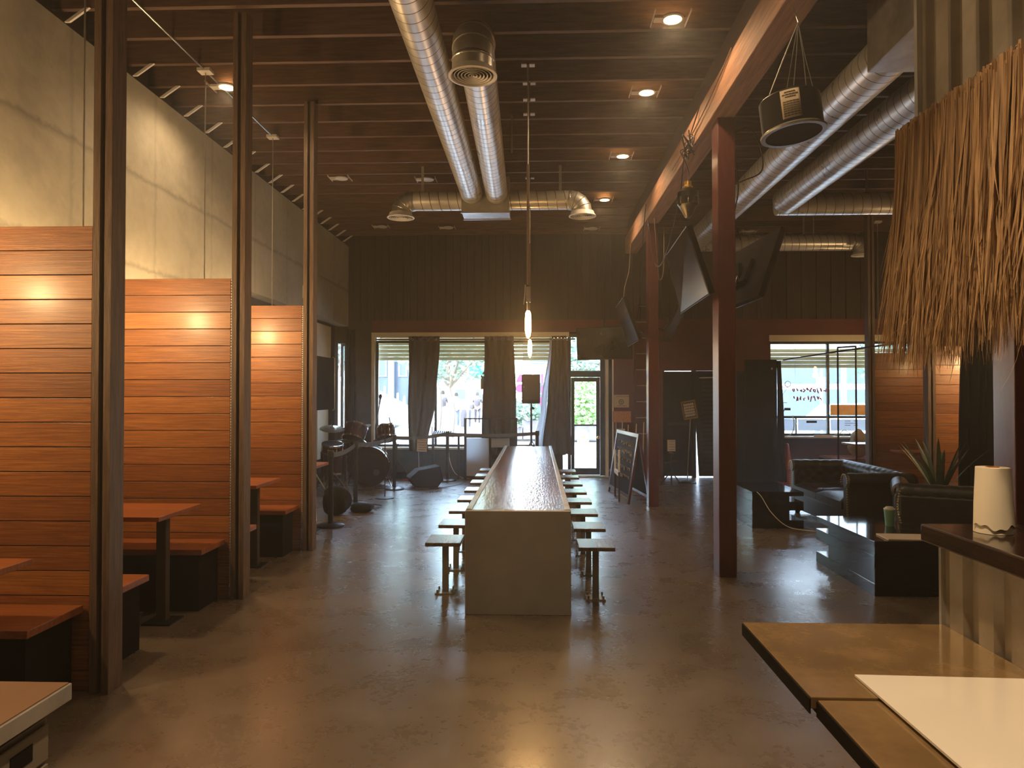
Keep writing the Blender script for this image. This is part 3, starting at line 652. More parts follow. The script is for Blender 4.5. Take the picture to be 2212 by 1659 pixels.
def thin_stand(label,x,y,h,g='slim black stands on the stage'):
    t = thing('microphone_stand',label,'stand',(x,y,0),g); obj('pole', cyl(B(), (x,y,.02),(x,y,h),.008), M['black_metal'], t); obj('round_base', lathe(B(), [(0,0),(.14,0),(.14,.012),(.03,.025),(0,.025)],(x,y,0),24), M['black_metal'], t, sm=True)
    return t
thin_stand('slim pole stand with disc base just right of the nearer belt post',-2.33,10.9,1.05)
thin_stand('slim pole stand behind the far belt posts near the curtain foot',-1.95,13.3,1.0)
# retractable belt barriers
G='belt barrier posts round the stage'
def barrier(x,y,label):
    t = thing('belt_barrier',label,'barrier post',(x,y,0),G)
    obj('base', lathe(B(), [(0,0),(.165,0),(.165,.022),(.12,.036),(.04,.042),(0,.042)],(x,y,0),32), M['black_metal'], t, sm=True)
    obj('pole', cyl(B(), (x,y,.04),(x,y,.84),.031,seg=20), M['black'], t, sm=True)
    obj('belt_head', lathe(B(), [(.031,.82),(.04,.83),(.04,.90),(.034,.92),(0,.92)],(x,y,0),20), M['black'], t, sm=True)
    return t
BR=[(-2.49,8.55,'black belt barrier post closest to the wall booths'),(-2.62,10.25,'black belt barrier post in front of the bass drum'),(-2.39,11.92,'black belt barrier post standing between the bass drum and wedge speaker'),(-1.64,13.12,'black belt barrier post behind the wedge speaker'),(.02,13.35,'black belt barrier post near the far end of the communal table')]
BO=[barrier(*b) for b in BR]
def belt(a,b,par):
    a,b=Vector(a),Vector(b); n=10; bm=B(); rows=[]
    d=(b-a); 
    for i in range(n+1):
        k=i/n; p=a+d*k; sag=.03*4*k*(1-k); rows.append([bm.verts.new((p.x,p.y,.895-sag)),bm.verts.new((p.x,p.y,.835-sag))])
    for r0,r1 in zip(rows,rows[1:]): bm.faces.new((r0[0],r1[0],r1[1],r0[1]))
    o=obj('belt', bm, M['belt'], par); s=o.modifiers.new('Solidify','SOLIDIFY'); s.thickness=.003; s.offset=0
belt((-2.47,8.59,0),(-2.62,10.21,0),BO[0]); belt((-2.61,10.3,0),(-2.40,11.88,0),BO[1]); belt((-2.36,11.95,0),(-1.68,13.10,0),BO[2]); belt((-1.6,13.12,0),(-.02,13.35,0),BO[3])
# stage wedge monitor
t = thing('wedge_monitor','black wedge stage monitor lying on the floor left of the table','speaker',(-1.95,12.3,0))
from mathutils import Euler
Rz = Matrix.Rotation(.35,4,'Z'); T = Matrix.Translation((-1.95,12.35,0))
bm=B(); prof=[(-.29,.16),(-.17,.0),(.20,.0),(.30,.12),(.24,.36),(-.13,.30)]
prism(bm,[(x,-.2,z) for x,z in prof],(0,.4,0)); bmesh.ops.transform(bm,matrix=T@Rz,verts=bm.verts); obj('cabinet', bm, M['black_matte'], t, bev=.012)
bm=B(); prism(bm,[(x*.9,-.206,z*.88+.02) for x,z in prof],(0,.005,0)); bmesh.ops.transform(bm,matrix=T@Rz,verts=bm.verts); obj('grille', bm, M['black_metal'], t)
# speaker on tall stand in the window
t = thing('loudspeaker','black loudspeaker on a pole stand against the bright window','speaker',(-.09,13.25,1.42))
obj('cabinet', box(B(), -.265,.075,13.1,13.4,1.43,1.97), M['black_matte'], t, bev=.015)
obj('grille', box(B(), -.25,.06,13.092,13.10,1.50,1.95), M['black'], t); obj('badge', cyl(B(), (-.225,13.088,1.74),(-.225,13.093,1.74),.008), M['chrome'], t)
t = thing('speaker_stand','black pole speaker stand rising behind the far end of the table','stand',(-.09,13.25,0)); obj('pole', cyl(B(), (-.09,13.25,.05),(-.09,13.25,1.43),.018), M['black_metal'], t, sm=True); tripod(t,-.09,13.25,1,.45,.75,M['black_metal'],a0=.2)
obj('collar_knob', tube(B(), [(-.09,13.25,1.36),(-.03,13.24,1.33)], .022), M['black'], t)
# DJ booth frame
t = thing('booth_facade','black-framed stand-up facade with white cloth panels near the table end','screen',(-.85,13.3,0))
bm=B()
for x in (-1.36,-.89,-.40): box(bm, x,x+.045,13.390,13.430,0,1.15)
box(bm,-1.36,-.355,13.390,13.430,1.13,1.155); box(bm,-1.36,-.355,13.385,13.435,.78,.84); box(bm,-1.36,-.355,13.390,13.430,.03,.06)
obj('frame', bm, M['black_metal'], t)
obj('cloth_panel', box(B(), -1.315,-.89,13.405,13.410,.06,.775), M['cloth_white'], t); obj('cloth_panel', box(B(), -.845,-.50,13.405,13.410,.60,.775), M['cloth_white'], t)
obj('dark_panel', box(B(), -.50,-.40,13.402,13.412,.06,.775), M['black_matte'], t)
# mixer on a small table
t = thing('folding_table','dark folding table holding the mixer under the stage window','table',(-1.55,13.5,0)); obj('table_top', box(B(), -2.0,-1.40,13.36,13.56,.80,.83), M['black_metal'], t)
for x in (-1.96,-1.47):
    for y in (13.38,13.54): obj('leg', cyl(B(), (x,y,0),(x,y,.80),.012,seg=8), M['black_metal'], t)
t = thing('audio_mixer','small audio mixer with blue knobs on the dark folding table','mixer',(-1.75,13.45,.83))
bm=B(); prism(bm,[(-1.96,13.37,.831),(-1.96,13.53,.831),(-1.96,13.53,.90),(-1.96,13.37,.86)],(.36,0,0)); obj('console', bm, M['white_metal'], t, bev=.004)
for i in range(9):
    for j in range(3): obj('knob', cyl(B(), (-1.94+i*.04,13.40+j*.045,.86+j*.011),(-1.94+i*.04,13.40+j*.045,.885+j*.011),.009,seg=8), M['blue_sign'], t)
def paper_sign(name,label,c,w,h,rot=(0,0,0),lines=5,mt=None,cat='sign',thick=.004,ink=None):
    """flat sheet facing -Y with rows of illegible text strokes"""
    t = thing(name,label,cat,c); R=Euler(rot).to_matrix(); c=Vector(c)
    obj('sheet', obox(B(), c,(w,thick,h),rot), mt or M['paper'], t)
    bm=B(); r2=random.Random(int(c.x*997))
    for k in range(lines):
        z=h*.36-k*h*.72/max(1,lines-1); x=-w*.4*r2.uniform(.6,1)
        while x<w*.36:
            l=w*r2.uniform(.05,.16); p=c+R@Vector((x+l/2,-thick/2-.001,z)); obox(bm,p,(l,.001,h*.035),rot); x+=l+w*.035
    obj('text_rows', bm, ink or M['ink'], t, kind='stuff')
    return t
t=paper_sign('paper_notice','paper notice hanging at the foot of the curtain nearest the drums',(-2.12,13.15,.66),.19,.25,(.05,.05,0)); obj('stand_pole', cyl(B(), (-2.12,13.17,.0),(-2.12,13.17,.6),.008), M['black_metal'], t)
# soft bags and cables on the stage floor
def bag(label,c,s):
    bm=B(); bmesh.ops.create_icosphere(bm, subdivisions=3, radius=1); r3=random.Random(int(c[0]*100))
    for v in bm.verts:
        n=v.co.copy(); k=1+.1*math.sin(n.x*5+c[1])+.08*math.sin(n.y*7+n.z*4)
        v.co=Vector((math.copysign(abs(n.x)**.75,n.x)*s[0]*k,math.copysign(abs(n.y)**.75,n.y)*s[1]*k,max(-.97,math.copysign(abs(n.z)**.8,n.z))*s[2]))+Vector((c[0],c[1],c[2]+s[2]))
    o=obj('gear_bag', bm, M['black_matte'], sm=True, loc=(c[0],c[1],c[2])); return tag(o,label,'bag','black gear bags on the stage floor')
bag('large soft black gear bag behind the closest belt post',(-2.66,9.38,.0),(.17,.19,.19)); bag('flat black gear bag lying in front of the second belt post',(-2.38,9.62,.0),(.15,.13,.06))
bag('low black bag by the foot of the wall under the window',(-2.55,13.5,.0),(.2,.14,.06))
cable('cable',[(-2.5,9.7,.012),(-2.25,9.85,.012),(-2.2,10.1,.012),(-2.5,10.3,.012),(-2.9,10.6,.012)],.008,M['black'],'black cable looping on the stage floor by the flat bag')
cable('cable',[(-3.0,11.7,.012),(-2.5,12.0,.012),(-2.0,11.85,.012),(-1.45,12.3,.012),(-1.2,13.2,.012)],.007,M['black'],'black cable running past the wedge monitor')
cable('cable',[(-1.68,13.6,.56),(-1.66,13.68,.3),(-1.56,13.6,.1),(-1.4,13.5,.012),(-1.25,13.4,.012)],.007,M['white_metal'],'white cable dropping from the window sill by the facade')
cable('cable',[(-2.28,13.7,.54),(-2.27,13.72,.3),(-2.22,13.5,.05),(-2.0,13.1,.012),(-1.9,12.75,.012)],.006,M['white_metal'],'white cable dropping below the sill behind the wedge monitor')
cable('cable',[(-1.98,13.72,.5),(-2.0,13.66,.3),(-1.9,13.6,.1),(-1.8,13.4,.012)],.005,M['white_metal'],'thin pale cable against the wall below the mixer')
for i,(x,y,rz,c_) in enumerate(((-2.35,13.2,.3,'cone'),(-2.1,12.95,1.1,'white'))): tag(obj('paper_scrap', obox(B(), (x,y,.006),(.3,.12,.012),(0,0,rz)), M[c_]), ['flat reddish bundle on the floor under the window','flat white bundle on the floor under the window'][i],'bundle')
# ================================================================== WALL BETWEEN THE DOORS
t = thing('wall_ladder','oxblood steel ladder fixed on the red wall behind the far post','ladder',(1.98,13.7,.6))
for x in (1.87,2.17): obj('rail', box(B(), x,x+.035,13.62,13.66,.75,3.35), M['red_paint'], t)
for k in range(9): obj('rung', cyl(B(), (1.905,13.64,.85+k*.305),(2.17,13.64,.85+k*.305),.011,seg=8), M['steel'], t)
for z in (1.0,2.9):
    for x in (1.885,2.185): obj('wall_bracket', box(B(), x-.01,x+.01,13.66,13.80,z,z+.03), M['red_paint'], t)
t=paper_sign('paper_notice','tan paper notice with a ring symbol on the red wall left of the ladder',(1.65,13.79,1.47),.29,.245,lines=2); obj('symbol_ring', lathe(B(), [(.036,0),(.05,0),(.05,.003),(.036,.003),(.036,0)],(1.645,13.785,1.455),28,(0,-1,0),cap=False), M['ink'], t); obj('symbol_mark', obox(B(), (1.645,13.784,1.455),(.03,.003,.022),(0,.6,0)), M['ink'], t)
t=thing('chip_board_sign','orange chip-board sheet on sticks below the paper notice','board',(1.65,13.55,0)); obj('board', box(B(), 1.455,1.80,13.55,13.565,1.07,1.28), M['osb'], t)
for a,b_ in ((1.47,1.46),(1.52,1.51)): obj('stick', tube(B(), [(a,13.57,1.1),(b_,13.5,.0)], .008,6), M['paper'], t)
for i,(x,z) in enumerate(((1.62,1.1),(1.73,1.03),(1.88,1.05),(2.02,1.08))):
    tag(obj('wooden_stick', tube(B(), [(x,13.4,z),(x-.09,13.0,.0)], .010,6), M['paper']), ['first pale stick leaning behind the chalkboard, under the chip board','second pale stick leaning behind the chalkboard','third pale stick behind the chalkboard, left of the ladder foot','last pale stick behind the chalkboard, nearest the far post'][i],'stick','pale sticks leaning behind the chalkboard')
t=thing('chalkboard_sign','wood-framed A-frame chalkboard beside the far red post','chalkboard',(1.42,11.1,0))
A=Vector((1.345,11.85,0)); Bv=Vector((1.50,10.42,0)); dirv=(Bv-A).normalized(); nrm=Vector((-dirv.y*-1,dirv.x*-1,0)); nrm=Vector((dirv.y,-dirv.x,0))
def board_face(lean, par, chalk):
    up=Vector((0,0,1.02))-nrm*lean*-1
    up=Vector((nrm.x*-lean,nrm.y*-lean,1.02)); off=nrm*lean
    P=lambda u,v,d=0: A+off+(Bv-A)*u+up*v+nrm*d
    bm=B(); prism(bm,[P(.05,.12),P(.95,.12),P(.95,.95),P(.05,.95)],nrm*-.012); f=obj('slate_panel', bm, M['black_matte'], par)
    bm=B()
    for u0,u1,v0,v1 in ((0,.05,0,1),(.95,1,0,1),(.05,.95,.95,1),(.05,.95,.08,.12)): prism(bm,[P(u0,v0,.008),P(u1,v0,.008),P(u1,v1,.008),P(u0,v1,.008)],nrm*-.03)
    obj('wood_frame', bm, M['red_paint'], par)
    if chalk:
        bm=B(); r4=random.Random(5)
        for row in range(5):
            v=.82-row*.12; u=.15
            while u<.85:
                l=r4.uniform(.015,.04); a_=r4.uniform(-.04,.04); tube(bm,[P(u,v+a_*.3,.004),P(u+l,v+a_,.004),P(u+l*.4,v+.035,.004)],.004,4); u+=l+.02
        obj('chalk_writing', bm, M['chalk'], f, kind='stuff')
board_face(.0+.16,t,True); board_face(-.16,t,False)
t=thing('folding_easel','narrow folding stand of two uprights and a shelf before the chalkboard','stand',(1.32,10.9,0))
for y,h in ((11.2,.72),(10.66,.76)): obj('upright', box(B(), 1.225,1.25,y-.012,y+.012,0,h), M['stud_dark'], t)
[obj('pale_tip', box(B(), 1.224,1.251,y-.013,y+.013,.44,h+.012), M['white_metal'], t) for y,h in ((11.2,.72),(10.66,.76))]; obj('cross_shelf', box(B(), 1.222,1.255,10.67,11.19,.38,.44), M['white_metal'], t)
t=thing('folded_sign','white folded sign leaning by the door jamb behind the chalkboard','sign',(1.42,12.9,0))
bm=B(); prism(bm,[(1.46,12.75,.0),(1.60,12.7,.0),(1.60,12.85,.98),(1.46,12.9,.98)],(0,.02,0)); obj('white_panel', bm, M['white_metal'], t)
bm=B(); tube(bm,[(1.40,12.72,.80),(1.48,12.66,.76),(1.62,12.66,.74)],.008,6); tube(bm,[(1.42,12.8,.9),(1.42,12.7,.0)],.012,6); tube(bm,[(1.52,12.66,.0),(1.50,12.8,.8)],.012,6); obj('wire_stand', bm, M['black_metal'], t)
t=paper_sign('framed_notice','tilted framed notice on a thin floor pole before the black doors',(2.77,12.95,1.32),.27,.34,(0,-.17,0),lines=6)
R=Euler((0,-.17,0)).to_matrix(); cc=Vector((2.77,12.95,1.32)); bm=B()
for ox,oz,sx,sz in ((-.125,0,.02,.34),(.125,0,.02,.34),(0,.16,.27,.02),(0,-.16,.27,.02)): obox(bm, cc+R@Vector((ox,-.006,oz)),(sx,.012,sz),(0,-.17,0))
obj('picture_frame', bm, M['brass'], t); bm=B()
for ox,oz,sx,sz in ((-.10,0,.012,.28),(.10,0,.012,.28),(0,.135,.2,.012),(0,-.135,.2,.012)): obox(bm, cc+R@Vector((ox,-.004,oz)),(sx,.004,sz),(0,-.17,0))
obj('inner_border', bm, M['ink'], t)
obj('pole', tube(B(), [(2.79,12.96,1.15),(2.73,12.96,.02)], .009), M['steel'], t); obj('round_base', lathe(B(), [(0,0),(.16,0),(.16,.014),(.02,.03),(0,.03)],(2.73,12.96,0),24), M['black_metal'], t, sm=True)
t=paper_sign('menu_stand','small paper menu on a black stand behind the far red post',(2.38,12.6,.70),.14,.2,(0,0,0),lines=4)
bm=B(); tube(bm,[(2.38,12.62,.0),(2.38,12.62,.6)],.012,8); tube(bm,[(2.26,12.6,.40),(2.50,12.6,.44)],.02,8); obj('stand_body', bm, M['black'], t); obj('bright_clip', tube(B(), [(2.33,12.58,.58),(2.42,12.58,.56)],.012,8), M['chrome'], t)
for k in range(3): a=.4+2*PI*k/3; obj('leg', tube(B(), [(2.38,12.62,.25),(2.38+.2*math.cos(a),12.62+.2*math.sin(a),.01)], .01,6), M['black'], t)
# black partition box by the lounge
t=thing('black_partition','tall black partition beside the lounge window','partition',(4.2,13,0)); obj('partition_body', box(B(), 3.72,4.28,12.78,12.85,0,2.22), M['black_matte'], t)
obj('return_panel', box(B(), 3.25,3.72,12.80,12.83,0,2.02), M['curtain_black'], t); obj('small_tag', box(B(), 4.18,4.205,12.772,12.78,2.04,2.075), M['white_metal'], t); obj('small_tag', box(B(), 3.50,3.54,12.79,12.80,1.83,1.86), M['white_metal'], t)
curtain('side_drape','dark drape falling beside the black partition and the lounge window',[(2.2,4.29,4.36),(.6,4.29,4.42),(.05,4.29,4.46)],.05,2.2,12.8,2,M['curtain_black'],.015,grom=False)
t=thing('traffic_cone','red traffic cone on the floor behind the sofa','cone',(4.53,13.0,0)); obj('cone_body', lathe(B(), [(.14,.025),(.13,.03),(.03,.70),(.02,.71),(0,.71)],(4.53,13.0,0),28), M['cone'], t, sm=True); obj('cone_base', box(B(), 4.35,4.71,12.82,13.18,0,.025), M['cone'], t, bev=.005)
# ================================================================== LOUNGE
def sofa(label,x0,x1,y0,y1,opening,h=.72,group='black tufted leather seats',cushions=2,name='tufted_sofa',rot=0):
    """chesterfield; opening = '-x' seat faces the table side, '-y' seat faces the camera"""
    t = thing(name,label,'armchair' if 'armchair' in name else 'sofa',((x0+x1)/2,(y0+y1)/2,0),group)
    # build in local frame: width along X (length), back at +Y, seat opening -Y, then rotate
    if opening=='-x': Lx=y1-y0; Dy=x1-x0
    else: Lx=x1-x0; Dy=y1-y0
    cx,cy=(x0+x1)/2,(y0+y1)/2
    Mx = Matrix.Translation((cx,cy,0)) @ Matrix.Rotation({'-x':-PI/2,'+y':PI,'-y':0}[opening]+rot,4,'Z')
    def fin(n,bm,m,**k):
        bmesh.ops.transform(bm, matrix=Mx, verts=bm.verts); return obj(n,bm,m,t,**k)
    a=Lx/2; b=Dy/2; aw=.17; rr=.085
    fin('sofa_base', box(B(), -a+.03,a-.03,-b+.04,b-.03,.07,.30), M['leather'], bev=.02)
    # back with tufted face and rolled top
    def tuft(w,hgt,ox,oy,oz,dirx,nrm,nm):
        nu=int(w/.022); nv=int(hgt/.022); bm=B(); g=[]
        for j in range(nv+1):
            row=[]
            for i in range(nu+1):
                u=i/nu*w; v=j/nv*hgt; px_=u/.15; py_=v/.13
                k=abs(math.sin(PI*(px_+py_)/1))*abs(math.sin(PI*(px_-py_)/1))
                d=.028*(k**.45)
                p=Vector((ox,oy,oz))+dirx*u+Vector((0,0,1))*v+nrm*d; row.append(bm.verts.new(p))
            g.append(row)
        for r0,r1 in zip(g,g[1:]):
            for i in range(nu): bm.faces.new((r0[i],r0[i+1],r1[i+1],r1[i]))
        o=fin(nm,bm,M['leather'],sm=True); return o
    fin('backrest', box(B(), -a+.05,a-.05,b-.16,b-.02,.07,h-.10), M['leather'], bev=.03)
    tuft(Lx-2*aw,h-.44,-a+aw,b-.16,.38,Vector((1,0,0)),Vector((0,-1,0)),'tufted_back')
    def roll(p,q,r,nm,amp=.006,per=.13):
        p,q=Vector(p),Vector(q); n=max(6,int((q-p).length/.02)); pts=[p+(q-p)*i/n for i in range(n+1)]
        fin(nm, tube(B(), pts, [r*(1-.25*(i in (0,n)))+amp*abs(math.sin(PI*(q-p).length*i/n/per)) for i in range(n+1)], 16), M['leather'], sm=True)
    roll((-a+.04,b-.11,h-.09),(a-.04,b-.11,h-.09),rr,'back_roll')
    for s in (-1,1):
        fin('arm', box(B(), s*a-(s>0)*aw+(s<0)*.02,s*a+(s<0)*aw-(s>0)*.02,-b+.03,b-.06,.07,h-.10), M['leather'], bev=.03)
        roll((s*(a-aw/2),-b+.02,h-.09),(s*(a-aw/2),b-.08,h-.09),rr,'arm_roll')
        tuft(Dy-.24,h-.46,s*(a-aw),(-b+.06),.38,Vector((0,1,0)),Vector((-s,0,0)),'tufted_arm')
        bm=B(); r5=rr+.004; yy=-b+.012
        for k in range(13):
            q=-.2+PI*1.25*k/12*1.0; lathe(bm,[(0,-.004),(.006,-.003),(.008,0)],(s*(a-aw/2)+r5*.85*math.cos(q)*1,yy,h-.09+r5*.85*math.sin(q)),8,(0,1,0))
        for k in range(16): lathe(bm,[(0,-.004),(.006,-.003),(.008,0)],(s*(a-.035),yy+.012,.12+k*.028),8,(0,1,0)); 
        fin('stud_trim', bm, M['brass'], kind='stuff')
    if opening=='+y':
        bm=B()
        for s in (-1,1):
            for k in range(22): lathe(bm,[(0,-.006),(.007,-.004),(.009,0)],(s*(a-.07-.02*math.sin(k*.3)),b-.018+.012*(k>17),.10+k*.026),8,(0,-1,0))
        fin('back_stud_trim', bm, M['brass'], kind='stuff')
    n=cushions; cw=(Lx-2*aw)/n
    for i in range(n):
        bm=B(); nu,nv=14,14; g=[]
        xa=-a+aw+i*cw+.005; 
        top=[];bot=[]
        for j in range(nv+1):
            rt=[];rb=[]
            for k in range(nu+1):
                u=k/nu;v=j/nv; e=min(u,1-u,v,1-v); puff=.05*(1-(1-min(1,e*5))**2)
                x=xa+u*(cw-.01); y=-b+.02+v*(Dy-.19); rt.append(bm.verts.new((x,y,.38+puff))); rb.append(bm.verts.new((x,y,.30)))
            top.append(rt);bot.append(rb)
        for A_,rev in ((top,0),(bot,1)):
            for r0,r1 in zip(A_,A_[1:]):
                for k in range(nu):
                    f=(r0[k],r0[k+1],r1[k+1],r1[k]); bm.faces.new(f[::-1] if rev else f)
        for k in range(nu):
            bm.faces.new((top[0][k],bot[0][k],bot[0][k+1],top[0][k+1])); bm.faces.new((top[-1][k+1],bot[-1][k+1],bot[-1][k],top[-1][k]))
        for j in range(nv):
            bm.faces.new((top[j+1][0],bot[j+1][0],bot[j][0],top[j][0])); bm.faces.new((top[j][-1],bot[j][-1],bot[j+1][-1],top[j+1][-1]))
        fin('seat_cushion', bm, M['leather'], sm=True)
    for sx in (-1,1):
        for sy in (-1,1): fin('foot', lathe(B(), [(.03,.075),(.04,.05),(.03,.01),(.025,0)],(sx*(a-.09),sy*(b-.1),0),12), M['black_matte'])
    return t
sofa('black tufted leather sofa under the lounge window, seat facing the low tables',3.44,4.28,8.02,9.86,'-x')
sofa('black tufted leather armchair nearest the bar, turned away with studs down its back edge',3.64,4.66,6.90,7.72,'+y',rot=-.44,cushions=1,name='tufted_armchair',group='black tufted leather seats')
def block_table(label,x0,x1,y0,y1,ext,e=.28):
    """three black slabs with a solid core; slabs overhang on side ext"""
    t = thing('block_table',label,'coffee table',((x0+x1)/2,(y0+y1)/2,0),'glossy black slab coffee tables')
    for nm,za,zb in (('table_top',.385,.436),('shelf',.215,.318),('plinth',0,.10)): obj(nm, box(B(), x0,x1,y0,y1,za,zb), M['gloss_black'], t, bev=.003)
    cx0,cx1,cy0,cy1 = (x0+.004,x1-.004,y0+.004,y1-e) if ext=='+y' else (x0+.004,x1-e*.6,y0+.004,y1-.004)
    bm=B(); box(bm,cx0,cx1,cy0,cy1,.10,.215); box(bm,cx0,cx1,cy0,cy1,.318,.385); obj('core', bm, M['gloss_black'], t)
    return t
block_table('glossy black slab coffee table holding the green cup',2.68,3.30,5.74,6.92,'+y')
block_table('glossy black slab coffee table with a white cable across it, by the near red post',2.58,3.19,8.60,9.55,'+x')
t=thing('takeaway_cup','green takeaway cup on the nearest coffee table','cup',(3.13,6.42,.436)); obj('cup_body', lathe(B(), [(0,.0),(.034,.0),(.046,.145),(.043,.145),(.04,.12),(0,.12)],(3.13,6.42,.437),28), M['green'], t, sm=True)
obj('lid', lathe(B(), [(.048,.143),(.048,.152),(.036,.158),(.03,.168),(0,.168)],(3.13,6.42,.437),28), M['white_metal'], t, sm=True)
t=thing('magazine','brown magazine lying at the near end of the coffee table','magazine',(3.02,5.86,.437)); obj('cover', obox(B(), (3.02,5.875,.443),(.42,.24,.010),(0,0,-.06)), M['paper'], t); obj('pages', obox(B(), (3.025,5.875,.4385),(.41,.23,.003),(0,0,-.06)), M['white'], t)
cable('cable',[(2.63,8.58,.44),(2.68,8.56,.38),(2.78,8.5,.2),(2.95,8.45,.05),(3.2,8.4,.012),(3.5,8.3,.012)],.005,M['white_metal'],'thin white cable with plug hanging off the farther coffee table')
# plant
t=thing('potted_agave','spiky green agave in a pot behind the armchair','plant',(4.75,8.55,0))
obj('pot', lathe(B(), [(0,0),(.15,0),(.20,.42),(.21,.44),(.18,.44),(.17,.40),(0,.40)],(4.75,8.55,0),28), M['black_matte'], t, sm=True)
r6=random.Random(3)
for k in range(17):
    a=2*PI*k/17+r6.uniform(-.2,.2); sp=r6.uniform(.12,.62); L_=r6.uniform(.55,.8); bm=B(); rows=[]
    for i in range(9):
        s=i/8; rad=L_*s*math.sin(sp)*(1+.25*s); z=.40+L_*s*math.cos(sp)*(1-.12*s*s*sp); wd=.032*(1-s)**.6*(1+.6*s) if s<1 else .001
        c0=Vector((4.75+math.cos(a)*(rad+.02),8.55+math.sin(a)*(rad+.02),z)); tg=Vector((-math.sin(a),math.cos(a),0)); o_=Vector((math.cos(a)*-.3,math.sin(a)*-.3,-1))*.012*(1-s)
        rows.append([bm.verts.new(c0-tg*wd),bm.verts.new(c0+o_),bm.verts.new(c0+tg*wd),bm.verts.new(c0+o_*.2+Vector((0,0,.004)))])
    for r0,r1 in zip(rows,rows[1:]):
        for i in range(4): bm.faces.new((r0[i],r0[(i+1)%4],r1[(i+1)%4],r1[i]))
    obj('leaf', bm, M['leaf'], t, sm=True)
# right booths
pg='plank partitions of the lounge booths'
for y,zt,l in ((11.72,2.27,'orange plank partition right of the lounge window'),(9.98,2.27,'lit orange plank partition just left of the black bar curtain')): plank_panel('plank_partition', l, 5.47,XR-.01,y,0,zt,pg,edge=False)
column(5.42,11.72,'slim stud column in front of the lounge window'); column(5.42,9.98,'slim stud column under the thatch edge')
def rtable(y0,y1,l): booth_table(y0,y1,l,x1=XR-.2,x0=5.28,z=.775,g='tables of the lounge booths')
rtable(12.0,12.5,'lounge booth table by the window sill, bright edge showing'); rtable(10.25,10.8,'lounge booth table in front of the plank partition')
booth_pendant(6.35,9.1,'bulb pendant hidden behind the thatch, lighting the lounge partition',zb=2.2,g='bulb pendants over the lounge booths',power=45)
booth_pendant(6.4,10.85,'bulb pendant added behind the thatch to brighten the plank partition by the lounge window',zb=2.2,g='bulb pendants over the lounge booths',power=7)  # added lamp, mostly hidden by the thatch, brightens the partition behind it
booth_pendant(5.95,12.55,'pendant with slim stem seen before the lounge window head',zb=2.15,g='bulb pendants over the lounge booths',power=12)
# burlap sack on the sill
bm=B(); bmesh.ops.create_icosphere(bm, subdivisions=3, radius=1)
for v in bm.verts:
    n=v.co.copy(); k=1+.12*math.sin(n.z*6+n.x*3)+.06*math.sin(n.y*9); v.co=Vector((n.x*.16*k*(1-.25*n.z),n.y*.14*k,n.z*.26))+Vector((5.80,13.0,.722))+Vector((0,0,.0))
sk=obj('burlap_sack', bm, M['burlap'], sm=True, loc=(5.72,13,.75)); tag(sk,'tan burlap bundle beside the window column, on the booth bench','sack')
bench(12.7,13.52,'dark bench below the lounge window, mostly hidden',x1=XR-.3,x0=5.3-.19,g='benches of the lounge booths')
# hanging rail with droppers
t=thing('hanging_rail','thin black steel rail with two drop rods in front of the lounge window','rail',(4.5,10,2.24)); obj('long_rail', tube(B(), [(4.40,12.78,2.21),(4.50,10.7,2.24),(4.60,8.4,2.25)], .014,8), M['black_metal'], t)
for y in (10.75,10.2): obj('drop_rod', cyl(B(), (4.50+.04*(10.75-y),y,.0),(4.50+.04*(10.75-y),y,2.30-.04*(10.75-y)),.013,seg=8), M['black_metal'], t)
obj('short_rail', tube(B(), [(4.5,10.75,2.30),(4.522,10.2,2.28)], .013,8), M['black_metal'], t)
curtain('bar_curtain','tall near-black curtain left of the red post at the bar',[(3.2,5.05,5.75),(1.2,5.02,5.72),(.05,5.02,5.72)],.05,3.2,8.6,7,M['curtain_black'],.05,grom=False)
# power strip and white cords on the lounge sill
t=thing('power_strip','pinkish-white power strip on the lounge window sill','power strip',(5.6,13.70,.80)); obj('strip_body', box(B(), 5.28,5.62,13.67,13.72,.801,.83), M['white_metal'], t, bev=.004); obj('socket_row', box(B(), 5.31,5.59,13.675,13.715,.83,.832), M['black'], t)
cable('cable',[(5.62,13.69,.82),(5.75,13.69,.85),(5.85,13.70,.92),(6.0,13.70,.84),(6.2,13.7,.83),(6.5,13.7,.86)],.008,M['white_metal'],'white cord waving along the lounge sill right of the power strip')
cable('cable',[(4.9,13.74,1.2),(4.92,13.74,1.0),(4.85,13.74,.83),(4.6,13.7,.81)],.008,M['white_metal'],'white cord dropping to the lounge sill near the black partition')
# ================================================================== BAR
BX=1.345
def corr_profile(y0,y1,x,amp=.022,pitch=.15):
    pts=[]; y=y0
    while y<y1:
        for f,o in ((0,0),(.42,0),(.52,1),(.86,1),(.96,0)):
            yy=y+f*pitch
            if yy<=y1: pts.append((x+o*amp,yy))
        y+=pitch
    pts.append((x,y1)); return pts
def corr_panel(name,y0,y1,z0,z1,x,par,amp=.022):
    pr=corr_profile(y0,y1,x,amp); bm=B(); lo=[bm.verts.new((a,b,z0)) for a,b in pr]; hi=[bm.verts.new((a,b,z1)) for a,b in pr]
    for i in range(len(pr)-1): bm.faces.new((lo[i],lo[i+1],hi[i+1],hi[i]))
    o=obj(name,bm,M['corr'],par); s=o.modifiers.new('Solidify','SOLIDIFY'); s.thickness=.002; s.offset=1
    return o
t=thing('bar_counter','bar with dark varnished top and corrugated steel front, right edge','bar',(1.9,1.3,0))
corr_panel('corrugated_front',-.4,2.40,.0,1.11,BX,t); obj('end_face', box(B(), BX+.03,2.6,2.37,2.40,0,1.11), M['corr'], t); obj('corner_trim', box(B(), BX-.012,BX+.03,2.395,2.408,0,1.11), M['galv'], t)
obj('bar_body', box(B(), BX+.04,2.6,-.4,2.37,0,1.108), M['black_matte'], t)
